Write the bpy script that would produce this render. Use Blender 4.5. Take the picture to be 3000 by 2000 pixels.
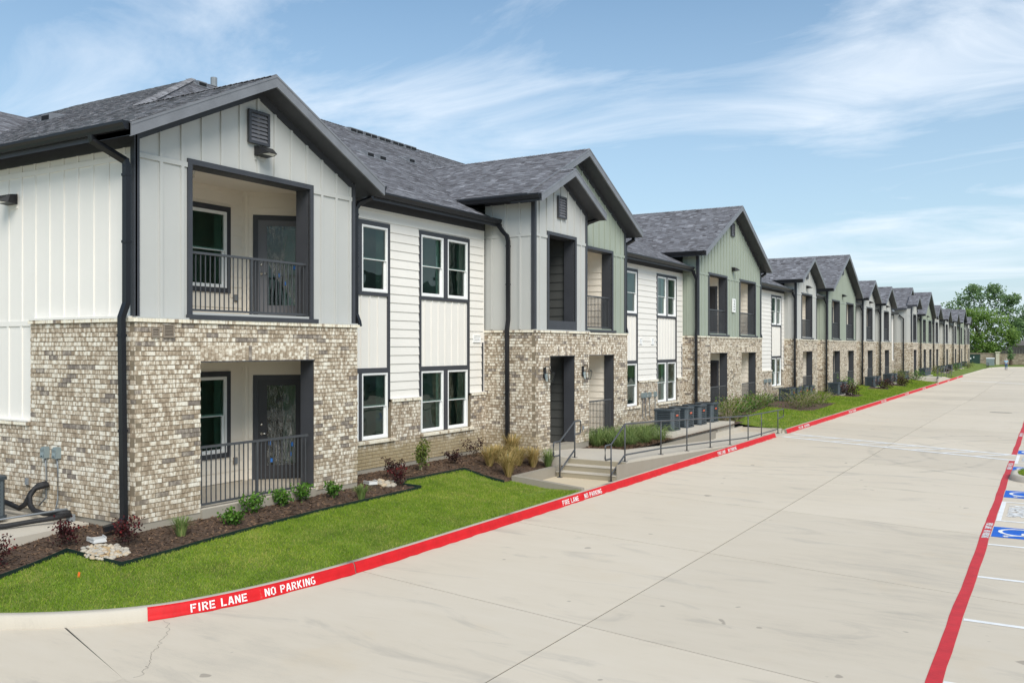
import bpy, bmesh, math, random
import numpy as np
from mathutils import Vector, Matrix
random.seed(7); RNG = np.random.default_rng(7)
R = math.radians
for o in list(bpy.data.objects): bpy.data.objects.remove(o)
SC = bpy.context.scene
COL = SC.collection

# ------------------------------------------------------------------ camera
CX, CZ = 12.3, 2.73
FPX, HZ, VPX = 2632.0, 1017.0, 3082.0
TH = math.atan((VPX - 1500) / FPX)
cam = bpy.data.cameras.new('camera')
cam.lens = 36 * FPX / 3000; cam.sensor_width = 36
cam.shift_y = (HZ - 1000) / 3000
cam.clip_start = 0.1; cam.clip_end = 3000
camo = bpy.data.objects.new('camera', cam); COL.objects.link(camo)
camo.location = (CX, 0, CZ); camo.rotation_euler = (R(90), 0, TH)
SC.camera = camo

# ------------------------------------------------------------------ world
SUN_DIR = Vector((0.68, -0.57, 0.84)).normalized()
el = math.asin(SUN_DIR.z)
w = bpy.data.worlds.new('World'); SC.world = w; w.use_nodes = True
nt = w.node_tree; nt.nodes.clear()
def N(nt, t, **k):
    n = nt.nodes.new(t)
    for a, b in k.items(): setattr(n, a, b)
    return n
def ln(nt, a, b): nt.links.new(a, b)
def math_n(nt, op, a, b=None, clamp=False):
    n = N(nt, 'ShaderNodeMath', operation=op); n.use_clamp = clamp
    for i, v in enumerate((a, b)):
        if v is None: continue
        if isinstance(v, (int, float)): n.inputs[i].default_value = v
        else: ln(nt, v, n.inputs[i])
    return n.outputs[0]
def ramp(nt, fac, stops, interp='LINEAR'):
    n = N(nt, 'ShaderNodeValToRGB'); cr = n.color_ramp; cr.interpolation = interp
    while len(cr.elements) < len(stops): cr.elements.new(0.5)
    for e, (p, c) in zip(cr.elements, stops):
        e.position = p; e.color = (c if len(c) == 4 else (*c, 1)) if not isinstance(c, (int, float)) else (c, c, c, 1)
    ln(nt, fac, n.inputs[0]); return n.outputs[0]
def mixc(nt, fac, a, b, mode='MIX'):
    n = N(nt, 'ShaderNodeMix', data_type='RGBA', blend_type=mode)
    for i, v in ((0, fac), (6, a), (7, b)):
        if isinstance(v, (int, float)): n.inputs[i].default_value = v
        elif isinstance(v, tuple): n.inputs[i].default_value = (*v, 1) if len(v) == 3 else v
        else: ln(nt, v, n.inputs[i])
    return n.outputs[2]
sky = N(nt, 'ShaderNodeTexSky', sky_type='NISHITA'); sky.sun_disc = False
sky.sun_elevation = el; sky.sun_rotation = math.atan2(SUN_DIR.x, SUN_DIR.y)
sky.air_density = 1.0; sky.dust_density = 1.0; sky.ozone_density = 1.6; sky.altitude = 100
tc = N(nt, 'ShaderNodeTexCoord')
sep = N(nt, 'ShaderNodeSeparateXYZ'); ln(nt, tc.outputs['Generated'], sep.inputs[0])
zc = math_n(nt, 'MAXIMUM', sep.outputs[2], 0.0)
den = math_n(nt, 'ADD', zc, 0.16)
px = math_n(nt, 'DIVIDE', sep.outputs[0], den); py = math_n(nt, 'DIVIDE', sep.outputs[1], den)
cmb = N(nt, 'ShaderNodeCombineXYZ'); ln(nt, px, cmb.inputs[0]); ln(nt, py, cmb.inputs[1])
def noise(nt, vec, scale, detail=6, rough=0.55, lac=2.0, dist=0.0, dim='3D'):
    n = N(nt, 'ShaderNodeTexNoise', noise_dimensions=dim)
    n.inputs['Scale'].default_value = scale; n.inputs['Detail'].default_value = detail
    n.inputs['Roughness'].default_value = rough; n.inputs['Lacunarity'].default_value = lac
    n.inputs['Distortion'].default_value = dist
    if vec is not None: ln(nt, vec, n.inputs['Vector'])
    return n.outputs['Fac']
def mapping(nt, vec, loc=(0, 0, 0), rot=(0, 0, 0), sc=(1, 1, 1)):
    m = N(nt, 'ShaderNodeMapping')
    m.inputs['Location'].default_value = loc; m.inputs['Rotation'].default_value = rot; m.inputs['Scale'].default_value = sc
    ln(nt, vec, m.inputs['Vector']); return m.outputs[0]
m1 = mapping(nt, cmb.outputs[0], (11.3, 5.2, 0), (0, 0, R(140)), (0.72, 1.30, 1))
streak = noise(nt, m1, 1.15, 9, 0.58, 2.15, 1.3)
m2 = mapping(nt, cmb.outputs[0], (10.4, 11.3, 0), (0, 0, R(20)), (0.5, 0.7, 1))
big = noise(nt, m2, 0.9, 4, 0.5)
mask = math_n(nt, 'ADD', math_n(nt, 'MULTIPLY', streak, 0.62), math_n(nt, 'MULTIPLY', big, 0.5))
cloud = ramp(nt, mask, [(0.535, 0.0), (0.61, 0.28), (0.74, 0.85)])
hazef = ramp(nt, sep.outputs[2], [(0.0, 0.85), (0.12, 0.50), (0.40, 0.10)])
col = mixc(nt, hazef, mixc(nt, 1.0, sky.outputs[0], (0.77, 1.0, 1.03), 'MULTIPLY'), (4.6, 5.3, 6.0))
col = mixc(nt, cloud, col, (6.7, 7.2, 7.8))
bg = N(nt, 'ShaderNodeBackground'); bg.inputs[1].default_value = 0.115
ln(nt, col, bg.inputs[0])
wo = N(nt, 'ShaderNodeOutputWorld'); ln(nt, bg.outputs[0], wo.inputs[0])

sun = bpy.data.lights.new('sun', 'SUN'); sun.energy = 2.8; sun.angle = R(34); sun.color = (1.0, 0.94, 0.85)
suno = bpy.data.objects.new('sun', sun); COL.objects.link(suno)
suno.rotation_euler = (-SUN_DIR).to_track_quat('-Z', 'Y').to_euler(); suno.location = (30, -20, 40)
vs = SC.view_settings
vs.view_transform = 'Standard'; vs.look = 'None'; vs.exposure = 0.36; vs.gamma = 1; vs.use_curve_mapping = False
SC.render.engine = 'CYCLES'

# ------------------------------------------------------------------ materials
def new_mat(name):
    m = bpy.data.materials.new(name); m.use_nodes = True
    nt = m.node_tree; b = nt.nodes['Principled BSDF']; return m, nt, b
def pos(nt): return N(nt, 'ShaderNodeNewGeometry').outputs['Position']
def bump(nt, b, h, dist=0.005, strength=1.0):
    n = N(nt, 'ShaderNodeBump'); n.inputs['Distance'].default_value = dist; n.inputs['Strength'].default_value = strength
    ln(nt, h, n.inputs['Height']); ln(nt, n.outputs[0], b.inputs['Normal'])
def simple(name, c, rough=0.6, var=0.06, scale=3.0, metal=0.0, bmp=None, spec=0.4, vec_sc=(1, 1, 1)):
    m, nt, b = new_mat(name)
    v = mapping(nt, pos(nt), sc=vec_sc)
    f = noise(nt, v, scale, 5, 0.6)
    lo = tuple(x * (1 - var) for x in c); hi = tuple(min(1, x * (1 + var)) for x in c)
    ln(nt, ramp(nt, f, [(0.3, lo), (0.7, hi)]), b.inputs['Base Color'])
    b.inputs['Roughness'].default_value = rough; b.inputs['Metallic'].default_value = metal
    b.inputs['Specular IOR Level'].default_value = spec
    if bmp: bump(nt, b, noise(nt, v, bmp[0], 4, 0.6), bmp[1])
    return m
def attr(nt, n='rnd'):
    a = N(nt, 'ShaderNodeAttribute'); a.attribute_name = n; return a.outputs['Fac']
M = {}
grain = (6, 6, 0.6)
M['white'] = simple('white_siding_paint', (0.79, 0.76, 0.71), 0.55, 0.022, 0.8, bmp=(60, 0.0015))
M['cream'] = simple('white_siding_bounce_tint', (0.84, 0.77, 0.67), 0.6, 0.03, 0.8)  # same white siding in the recesses, warm bounce light put into its colour
M['grey'] = simple('grey_siding_paint', (0.485, 0.487, 0.468), 0.55, 0.03, 0.8, bmp=(60, 0.0015))
M['green'] = simple('green_siding_paint', (0.325, 0.362, 0.30), 0.55, 0.035, 0.8, bmp=(60, 0.0015))
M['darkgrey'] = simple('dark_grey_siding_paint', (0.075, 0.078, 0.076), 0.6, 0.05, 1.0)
M['trim'] = simple('charcoal_trim_paint', (0.050, 0.053, 0.062), 0.5, 0.10, 2.0, bmp=(25, 0.001))
M['gutter'] = simple('black_gutter_metal', (0.011, 0.012, 0.015), 0.40, 0.1, 2.0, spec=0.4)
M['railmetal'] = simple('railing_metal', (0.062, 0.066, 0.073), 0.42, 0.1, 4.0, spec=0.5)
M['winwhite'] = simple('white_vinyl', (0.83, 0.83, 0.82), 0.35, 0.02, 2.0)
M['door'] = simple('door_paint', (0.15, 0.15, 0.165), 0.45, 0.06, 2.0)
M['door_dark'] = simple('dark_door_paint', (0.035, 0.034, 0.038), 0.45, 0.08, 2.0)
M['chrome'] = simple('satin_nickel', (0.75, 0.74, 0.72), 0.25, 0.02, 5.0, metal=1.0)
M['galv'] = simple('grey_enclosure_metal', (0.22, 0.27, 0.28), 0.5, 0.08, 5.0)
M['conduit'] = simple('grey_conduit', (0.22, 0.24, 0.26), 0.5, 0.08, 8.0)
M['rubber'] = simple('black_foam_insulation', (0.018, 0.018, 0.02), 0.65, 0.25, 20.0, bmp=(40, 0.004))
M['acbody'] = simple('condenser_slate_paint', (0.046, 0.060, 0.072), 0.40, 0.1, 4.0)
M['acpost'] = simple('condenser_corner_paint', (0.085, 0.105, 0.12), 0.4, 0.1, 4.0)
M['acdark'] = simple('condenser_coil', (0.006, 0.006, 0.007), 0.7, 0.2, 40.0)
M['acred'] = simple('orange_red_badge', (0.60, 0.12, 0.06), 0.4, 0.05, 5)
M['label'] = simple('white_sticker', (0.75, 0.77, 0.78), 0.5, 0.03, 8)
M['ink'] = simple('black_ink', (0.02, 0.02, 0.022), 0.6, 0.05, 8)
M['ventbrown'] = simple('taupe_vent_plastic', (0.26, 0.215, 0.17), 0.55, 0.06, 6)
M['black'] = simple('black_lamp_metal', (0.012, 0.012, 0.014), 0.4, 0.1, 6)
M['lens'] = simple('frosted_lens', (0.75, 0.75, 0.72), 0.3, 0.02, 6)
M['wood'] = simple('yellow_pine', (0.50, 0.29, 0.10), 0.6, 0.15, 8.0)
M['blue_tape'] = simple('blue_masking_tape', (0.03, 0.17, 0.55), 0.6, 0.05, 8)
M['edging'] = simple('dark_green_steel', (0.008, 0.022, 0.018), 0.5, 0.15, 6)
M['splash'] = simple('white_plastic', (0.55, 0.55, 0.54), 0.5, 0.05, 9)
M['skin'] = simple('skin', (0.45, 0.27, 0.19), 0.6, 0.05, 8)
M['shirt'] = simple('light_blue_shirt', (0.30, 0.48, 0.62), 0.8, 0.08, 6)
M['jeans'] = simple('blue_denim', (0.045, 0.10, 0.22), 0.85, 0.1, 9)
M['hair'] = simple('grey_hair', (0.35, 0.33, 0.31), 0.8, 0.1, 9)
M['bark'] = simple('bark', (0.09, 0.065, 0.045), 0.9, 0.3, 12, bmp=(20, 0.02))
M['stem'] = simple('pale_stem', (0.30, 0.25, 0.17), 0.8, 0.2, 20)
M['fence'] = simple('weathered_dark_fence', (0.075, 0.07, 0.068), 0.85, 0.15, 0.8)
M['pilaster'] = simple('cream_stucco', (0.62, 0.57, 0.45), 0.8, 0.05, 1)
M['transformer'] = simple('dark_green_enclosure', (0.025, 0.055, 0.045), 0.5, 0.08, 1)
M['farroof'] = simple('brown_shingle', (0.16, 0.14, 0.125), 0.9, 0.1, 2)
M['orange'] = simple('orange_marker', (0.75, 0.16, 0.02), 0.6, 0.05, 9)
M['sand'] = simple('sandy_fill', (0.50, 0.36, 0.20), 0.95, 0.2, 30, bmp=(60, 0.01))

# brick: colour of each brick from its own value, whitewash patches from noise stretched up and down
def brick_mat():
    m, nt, b = new_mat('whitewashed_brick')
    p = pos(nt); rr_ = attr(nt); r = math_n(nt, 'ABSOLUTE', rr_)
    off = N(nt, 'ShaderNodeCombineXYZ'); k = math_n(nt, 'MULTIPLY', r, 37.0)
    ln(nt, k, off.inputs[0]); ln(nt, math_n(nt, 'MULTIPLY', r, 91.0), off.inputs[1]); ln(nt, math_n(nt, 'MULTIPLY', r, 17.0), off.inputs[2])
    v = N(nt, 'ShaderNodeVectorMath', operation='ADD'); ln(nt, p, v.inputs[0]); ln(nt, off.outputs[0], v.inputs[1])
    st = noise(nt, mapping(nt, v.outputs[0], sc=(12.5, 12.5, 4.0)), 1.0, 3.0, 0.6)
    st2 = noise(nt, mapping(nt, v.outputs[0], sc=(4, 4, 13)), 1.0, 3.0, 0.6)
    sold = N(nt, 'ShaderNodeMix', data_type='FLOAT'); ln(nt, math_n(nt, 'LESS_THAN', rr_, 0.0), sold.inputs[0]); ln(nt, st, sold.inputs[2]); ln(nt, st2, sold.inputs[3]); st = sold.outputs[0]
    fine = noise(nt, mapping(nt, v.outputs[0], sc=(60, 60, 40)), 1.0, 3, 0.6)
    f = math_n(nt, 'ADD', math_n(nt, 'MULTIPLY', st, 0.80), math_n(nt, 'MULTIPLY', fine, 0.20))
    sh = math_n(nt, 'MULTIPLY', math_n(nt, 'SUBTRACT', r, 0.5), 0.10)
    f = math_n(nt, 'ADD', f, sh)
    whitey = ramp(nt, f, [(0.36, (0.28, 0.218, 0.155)), (0.46, (0.41, 0.33, 0.245)), (0.52, (0.58, 0.50, 0.395)), (0.59, (0.78, 0.725, 0.62)), (0.75, (0.86, 0.815, 0.72))])
    dark = ramp(nt, f, [(0.35, (0.18, 0.152, 0.132)), (0.48, (0.27, 0.23, 0.195)), (0.60, (0.50, 0.44, 0.365)), (0.70, (0.70, 0.64, 0.55))])
    c = mixc(nt, math_n(nt, 'LESS_THAN', r, 0.085), whitey, dark)
    cream = ramp(nt, f, [(0.36, (0.46, 0.37, 0.25)), (0.5, (0.74, 0.66, 0.51)), (0.7, (0.84, 0.79, 0.67))])
    c = mixc(nt, math_n(nt, 'GREATER_THAN', r, 1.5), c, cream)       # cap and sill bricks carry values above 1.5
    # splash-mud stain low on the recessed walls, with its own ragged outline
    sp = N(nt, 'ShaderNodeSeparateXYZ'); ln(nt, p, sp.inputs[0])
    edge = math_n(nt, 'ADD', sp.outputs[2], math_n(nt, 'MULTIPLY', math_n(nt, 'SUBTRACT', noise(nt, p, 1.7, 4, 0.6), 0.5), 0.55))
    low = ramp(nt, edge, [(0.30, 1.0), (0.58, 0.0)])
    yy = ramp(nt, math_n(nt, 'DIVIDE', sp.outputs[1], 50.0), [(0.282, 0.16), (0.288, 1.0), (0.40, 0.9), (0.43, 0.25)])
    far = math_n(nt, 'MULTIPLY', low, math_n(nt, 'MULTIPLY', yy, 0.93))
    c = mixc(nt, far, c, (0.36, 0.285, 0.165))
    ln(nt, c, b.inputs['Base Color']); b.inputs['Roughness'].default_value = 0.85
    b.inputs['Specular IOR Level'].default_value = 0.2
    bump(nt, b, fine, 0.004)
    return m
M['brick'] = brick_mat()
M['mortar'] = simple('tan_mortar', (0.235, 0.19, 0.135), 0.95, 0.12, 6, bmp=(80, 0.003))  # tan darkened so the joints carry the shadow line under each brick

def shingle_mat(name='asphalt_shingle', k=1.0):
    m, nt, b = new_mat(name)
    r = attr(nt); p = pos(nt)
    g = noise(nt, p, 90, 3, 0.7); l = noise(nt, p, 0.7, 3, 0.5)
    f = math_n(nt, 'ADD', math_n(nt, 'MULTIPLY', r, 0.72), math_n(nt, 'ADD', math_n(nt, 'MULTIPLY', g, 0.22), math_n(nt, 'MULTIPLY', l, 0.16)))
    c = ramp(nt, f, [(0.14, (0.048, 0.044, 0.047)), (0.34, (0.108, 0.102, 0.108)), (0.6, (0.185, 0.184, 0.20)), (0.95, (0.37, 0.372, 0.40))])
    ln(nt, c, b.inputs['Base Color']); b.inputs['Roughness'].default_value = 0.75
    b.inputs['Specular IOR Level'].default_value = 0.5
    bump(nt, b, g, 0.003); return m
M['shingle'] = shingle_mat()
M['deck'] = simple('roof_underlay', (0.07, 0.07, 0.075), 0.9, 0.2, 8)

def concrete(name, c, joints=False, brush=True):
    m, nt, b = new_mat(name)
    p = pos(nt)
    a = noise(nt, p, 0.23, 5, 0.55); s = noise(nt, mapping(nt, p, rot=(0, 0, R(-8)), sc=(0.6, 2.0, 1)), 1.6, 7, 0.64)
    fine = noise(nt, mapping(nt, p, rot=(0, 0, R(-6)), sc=(1.5, 26, 1)), 3.0, 4, 0.7)
    spk = noise(nt, p, 90, 2, 0.6)
    f = math_n(nt, 'ADD', math_n(nt, 'MULTIPLY', a, 0.40), math_n(nt, 'ADD', math_n(nt, 'MULTIPLY', s, 0.32), math_n(nt, 'ADD', math_n(nt, 'MULTIPLY', fine, 0.15), math_n(nt, 'MULTIPLY', spk, 0.13))))
    lo = tuple(x * 0.80 for x in c); hi = tuple(min(1, x * 1.10) for x in c); mid = tuple(x * y for x, y in zip(c, (0.96, 0.95, 0.93)))
    col = ramp(nt, f, [(0.34, lo), (0.46, mid), (0.60, c), (0.74, hi)])
    tan = ramp(nt, noise(nt, p, 0.6, 5, 0.6), [(0.60, 0.0), (0.78, 0.35)])
    col = mixc(nt, tan, col, (c[0] * 0.92, c[1] * 0.82, c[2] * 0.66))
    if joints:                                        # old scuffs and tyre marks with outlines of their own
        dk = noise(nt, mapping(nt, p, rot=(0, 0, R(25)), sc=(0.5, 1.6, 1)), 0.9, 7, 0.62, dist=1.2)
        col = mixc(nt, ramp(nt, dk, [(0.56, 0.0), (0.70, 0.30)]), col, (0.26, 0.245, 0.225))
        # curved tyre marks: arcs about a few turning points, broken up by noise
        brk = noise(nt, p, 1.1, 5, 0.65)
        for cx_, cy_, rad_, wd_ in ((3.0, 31.5, 6.2, .10), (3.0, 31.5, 7.75, .10), (14.5, 33, 6.0, .10), (14.5, 33, 7.5, .10)):
            dv = N(nt, 'ShaderNodeVectorMath', operation='DISTANCE'); ln(nt, p, dv.inputs[0]); dv.inputs[1].default_value = (cx_, cy_, ROAD_Z)
            wob = math_n(nt, 'ADD', dv.outputs['Value'], math_n(nt, 'MULTIPLY', noise(nt, p, .35, 2), .5))
            e = math_n(nt, 'ABSOLUTE', math_n(nt, 'SUBTRACT', wob, rad_ + .25))
            band = ramp(nt, e, [(wd_ * .4, 1.0), (wd_ * 1.5, 0.0)])
            col = mixc(nt, math_n(nt, 'MULTIPLY', band, ramp(nt, brk, [(0.42, 0.0), (0.62, 0.34)])), col, (0.27, 0.25, 0.22))
        r_ = attr(nt); tone = ramp(nt, r_, [(0.0, 0.93), (1.0, 1.05)]); col = mixc(nt, 1.0, col, tone, 'MULTIPLY')
        spots = noise(nt, p, 2.3, 2, 0.5)
        col = mixc(nt, ramp(nt, spots, [(0.745, 0.0), (0.76, 0.55)]), col, (0.22, 0.19, 0.16))
    ln(nt, col, b.inputs['Base Color']); b.inputs['Roughness'].default_value = 0.88; b.inputs['Specular IOR Level'].default_value = 0.25
    bump(nt, b, math_n(nt, 'ADD', fine, math_n(nt, 'MULTIPLY', spk, 0.6)), 0.004, 0.6)
    return m
ROAD_Z = -.68
M['road'] = concrete('brushed_concrete', (0.635, 0.565, 0.465), True)
M['conc'] = concrete('plain_concrete', (0.54, 0.495, 0.425))
M['conc_grey'] = concrete('grey_formed_concrete', (0.32, 0.288, 0.24))
M['landing'] = concrete('sandy_landing_concrete', (0.60, 0.51, 0.375))
M['riser'] = concrete('stained_riser_concrete', (0.36, 0.315, 0.235))
M['slab'] = concrete('foundation_concrete', (0.34, 0.31, 0.26))
M['jointdark'] = simple('joint_filler', (0.05, 0.045, 0.04), 0.9, 0.2, 6)

def paint(name, c, wear=0.12):
    m, nt, b = new_mat(name); p = pos(nt)
    n1 = noise(nt, p, 5, 6, 0.65); n2 = noise(nt, mapping(nt, p, sc=(3, 40, 3)), 1.0, 4, 0.6)
    col = ramp(nt, n1, [(0.3, tuple(x * 0.80 for x in c)), (0.6, c)])
    wf = ramp(nt, math_n(nt, 'ADD', math_n(nt, 'MULTIPLY', n1, 0.6), math_n(nt, 'MULTIPLY', n2, 0.4)), [(0.62, 0.0), (0.74, wear)])
    col = mixc(nt, wf, col, (0.50, 0.44, 0.38))
    ln(nt, col, b.inputs['Base Color']); b.inputs['Roughness'].default_value = 0.6; b.inputs['Specular IOR Level'].default_value = 0.3
    bump(nt, b, n2, 0.003); return m
M['red'] = paint('red_kerb_paint', (0.60, 0.010, 0.014), 0.5)
M['redflat'] = paint('red_lane_paint', (0.60, 0.030, 0.038), 0.25)
M['whitepaint'] = paint('white_marking_paint', (0.86, 0.86, 0.85), 0.12)
M['bluepaint'] = paint('blue_marking_paint', (0.006, 0.125, 0.60), 0.15)

def leafmat(name, stops, rough=0.55, trans=0.25):
    m, nt, b = new_mat(name); r = attr(nt)
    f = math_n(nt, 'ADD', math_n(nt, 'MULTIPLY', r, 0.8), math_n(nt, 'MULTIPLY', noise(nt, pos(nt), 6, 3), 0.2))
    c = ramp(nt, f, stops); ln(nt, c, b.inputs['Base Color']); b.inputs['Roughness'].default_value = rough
    b.inputs['Specular IOR Level'].default_value = 0.25
    t = N(nt, 'ShaderNodeBsdfTranslucent'); ln(nt, c, t.inputs[0])
    mx = N(nt, 'ShaderNodeMixShader'); mx.inputs[0].default_value = trans
    out = nt.nodes['Material Output']; ln(nt, b.outputs[0], mx.inputs[1]); ln(nt, t.outputs[0], mx.inputs[2]); ln(nt, mx.outputs[0], out.inputs[0])
    return m
def grassmat():
    m, nt, b = new_mat('lawn_grass_blades'); r = attr(nt); p = pos(nt)
    big = noise(nt, p, 0.55, 5, 0.6); mid = noise(nt, p, 2.6, 4, 0.6)
    f = math_n(nt, 'ADD', math_n(nt, 'MULTIPLY', r, 0.36), math_n(nt, 'ADD', math_n(nt, 'MULTIPLY', big, 0.62), math_n(nt, 'MULTIPLY', mid, 0.34)))
    f = math_n(nt, 'SUBTRACT', f, 0.13)
    c = ramp(nt, f, [(0.22, (0.085, 0.165, 0.016)), (0.42, (0.165, 0.285, 0.022)), (0.60, (0.27, 0.385, 0.034)), (0.80, (0.46, 0.46, 0.10))])
    dry = ramp(nt, math_n(nt, 'ADD', math_n(nt, 'MULTIPLY', noise(nt, p, 1.3, 4, 0.6), 0.7), math_n(nt, 'MULTIPLY', r, 0.3)), [(0.56, 0.0), (0.72, 0.55)])
    c = mixc(nt, dry, c, (0.46, 0.40, 0.15))
    ln(nt, c, b.inputs['Base Color']); b.inputs['Roughness'].default_value = 0.6; b.inputs['Specular IOR Level'].default_value = 0.2
    t = N(nt, 'ShaderNodeBsdfTranslucent'); ln(nt, c, t.inputs[0]); mx = N(nt, 'ShaderNodeMixShader'); mx.inputs[0].default_value = 0.3
    out = nt.nodes['Material Output']; ln(nt, b.outputs[0], mx.inputs[1]); ln(nt, t.outputs[0], mx.inputs[2]); ln(nt, mx.outputs[0], out.inputs[0])
    return m
M['grass'] = grassmat()
M['turf'] = simple('turf_soil', (0.14, 0.19, 0.03), 0.95, 0.35, 2.2, bmp=(25, 0.02))
M['meadow'] = simple('far_grass', (0.09, 0.15, 0.025), 0.95, 0.3, 0.15)
def mulchmat():
    m, nt, b = new_mat('shredded_mulch'); p = pos(nt)
    f = noise(nt, p, 34, 6, 0.75, dist=1.5); g = noise(nt, p, 2.0, 3)
    c = ramp(nt, math_n(nt, 'ADD', math_n(nt, 'MULTIPLY', f, 0.75), math_n(nt, 'MULTIPLY', g, 0.25)), [(0.35, (0.03, 0.018, 0.012)), (0.52, (0.095, 0.058, 0.038)), (0.68, (0.19, 0.12, 0.075))])
    ln(nt, c, b.inputs['Base Color']); b.inputs['Roughness'].default_value = 0.95; bump(nt, b, f, 0.03); return m
M['mulch'] = mulchmat()
M['chip'] = leafmat('mulch_chip', [(0.0, (0.04, 0.024, 0.016)), (0.5, (0.14, 0.085, 0.053)), (0.85, (0.26, 0.165, 0.10)), (1.0, (0.50, 0.36, 0.22))], 0.9, 0.0)
M['leaf_green'] = leafmat('glossy_green_leaf', [(0.1, (0.030, 0.085, 0.012)), (0.5, (0.07, 0.165, 0.022)), (0.95, (0.16, 0.30, 0.045))], 0.4)
M['leaf_olive'] = leafmat('olive_leaf', [(0.1, (0.05, 0.085, 0.015)), (0.5, (0.12, 0.165, 0.03)), (0.95, (0.26, 0.25, 0.07))])
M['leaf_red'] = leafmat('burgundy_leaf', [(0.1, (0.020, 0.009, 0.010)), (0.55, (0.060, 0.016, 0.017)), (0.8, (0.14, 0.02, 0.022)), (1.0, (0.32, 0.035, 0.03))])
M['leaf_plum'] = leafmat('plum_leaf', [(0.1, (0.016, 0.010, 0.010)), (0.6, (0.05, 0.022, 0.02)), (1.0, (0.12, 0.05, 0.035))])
M['leaf_tree'] = leafmat('hazed_tree_leaf', [(0.1, (0.13, 0.21, 0.10)), (0.5, (0.22, 0.33, 0.145)), (0.95, (0.36, 0.47, 0.23))], trans=0.5)  # far foliage lightened, distance haze put into the leaf colour
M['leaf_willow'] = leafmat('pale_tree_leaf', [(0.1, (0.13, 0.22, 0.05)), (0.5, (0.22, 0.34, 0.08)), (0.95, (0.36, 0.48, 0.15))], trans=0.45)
M['tan_grass'] = leafmat('dry_ornamental_grass', [(0.0, (0.18, 0.19, 0.05)), (0.35, (0.38, 0.29, 0.10)), (0.75, (0.58, 0.42, 0.18)), (1.0, (0.70, 0.56, 0.30))])
M['clump_green'] = leafmat('green_ornamental_grass', [(0.0, (0.085, 0.135, 0.045)), (0.5, (0.175, 0.255, 0.075)), (0.85, (0.28, 0.34, 0.12)), (1.0, (0.50, 0.44, 0.20))])
M['stone'] = leafmat('river_stone', [(0.0, (0.30, 0.25, 0.19)), (0.4, (0.50, 0.40, 0.28)), (0.7, (0.36, 0.34, 0.30)), (1.0, (0.62, 0.52, 0.38))], 0.8, 0.0)
M['stonewall'] = leafmat('mixed_wall_stone', [(0.0, (0.20, 0.16, 0.12)), (0.5, (0.33, 0.27, 0.20)), (1.0, (0.42, 0.36, 0.28))], 0.9, 0.0)
def glassmat(name='window_glass', tint=(0.50, 0.66, 0.58, 1), k=1.35):
    m, nt, b = new_mat(name)
    nt.nodes.remove(b)
    tr = N(nt, 'ShaderNodeBsdfTransparent'); tr.inputs[0].default_value = tint
    gl = N(nt, 'ShaderNodeBsdfGlossy'); gl.inputs['Roughness'].default_value = 0.01; gl.inputs[0].default_value = (0.85, 0.95, 0.92, 1)
    lw = N(nt, 'ShaderNodeFresnel'); lw.inputs[0].default_value = 1.52
    nz = noise(nt, pos(nt), 1.2, 2); bp = N(nt, 'ShaderNodeBump'); bp.inputs['Distance'].default_value = 0.012; ln(nt, nz, bp.inputs['Height']); ln(nt, bp.outputs[0], gl.inputs['Normal'])
    mx = N(nt, 'ShaderNodeMixShader'); ln(nt, math_n(nt, 'MULTIPLY', lw.outputs[0], k, True), mx.inputs[0]); ln(nt, tr.outputs[0], mx.inputs[1]); ln(nt, gl.outputs[0], mx.inputs[2])
    ln(nt, mx.outputs[0], nt.nodes['Material Output'].inputs[0]); return m
M['glass'] = glassmat(); M['lampglass'] = glassmat('clear_lamp_glass', (.93, .93, .92, 1), .35)
M['room'] = simple('room_paint', (0.62, 0.70, 0.64), 0.8, 0.05, 1)
M['jamb'] = simple('room_return_paint', (0.62, 0.80, 0.70), 0.8, 0.05, 1)
def filmmat():
    m, nt, b = new_mat('clear_plastic_film'); nt.nodes.remove(b); p = pos(nt)
    wr = noise(nt, mapping(nt, p, rot=(R(20), R(25), 0), sc=(5, 5, 1.3)), 2.2, 6, 0.6, dist=1.5)
    rr = ramp(nt, wr, [(0.40, 0.06), (0.50, 0.16), (0.58, 0.42), (0.63, 0.12), (0.70, 0.75)])
    tr = N(nt, 'ShaderNodeBsdfTransparent'); tr.inputs[0].default_value = (0.9, 0.9, 0.9, 1)
    d = N(nt, 'ShaderNodeBsdfPrincipled'); d.inputs['Base Color'].default_value = (0.6, 0.6, 0.58, 1); d.inputs['Roughness'].default_value = 0.2
    bp = N(nt, 'ShaderNodeBump'); bp.inputs['Distance'].default_value = 0.08; ln(nt, wr, bp.inputs['Height']); ln(nt, bp.outputs[0], d.inputs['Normal'])
    mx = N(nt, 'ShaderNodeMixShader'); ln(nt, rr, mx.inputs[0]); ln(nt, tr.outputs[0], mx.inputs[1]); ln(nt, d.outputs[0], mx.inputs[2])
    ln(nt, mx.outputs[0], nt.nodes['Material Output'].inputs[0]); return m
M['film'] = filmmat()

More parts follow.
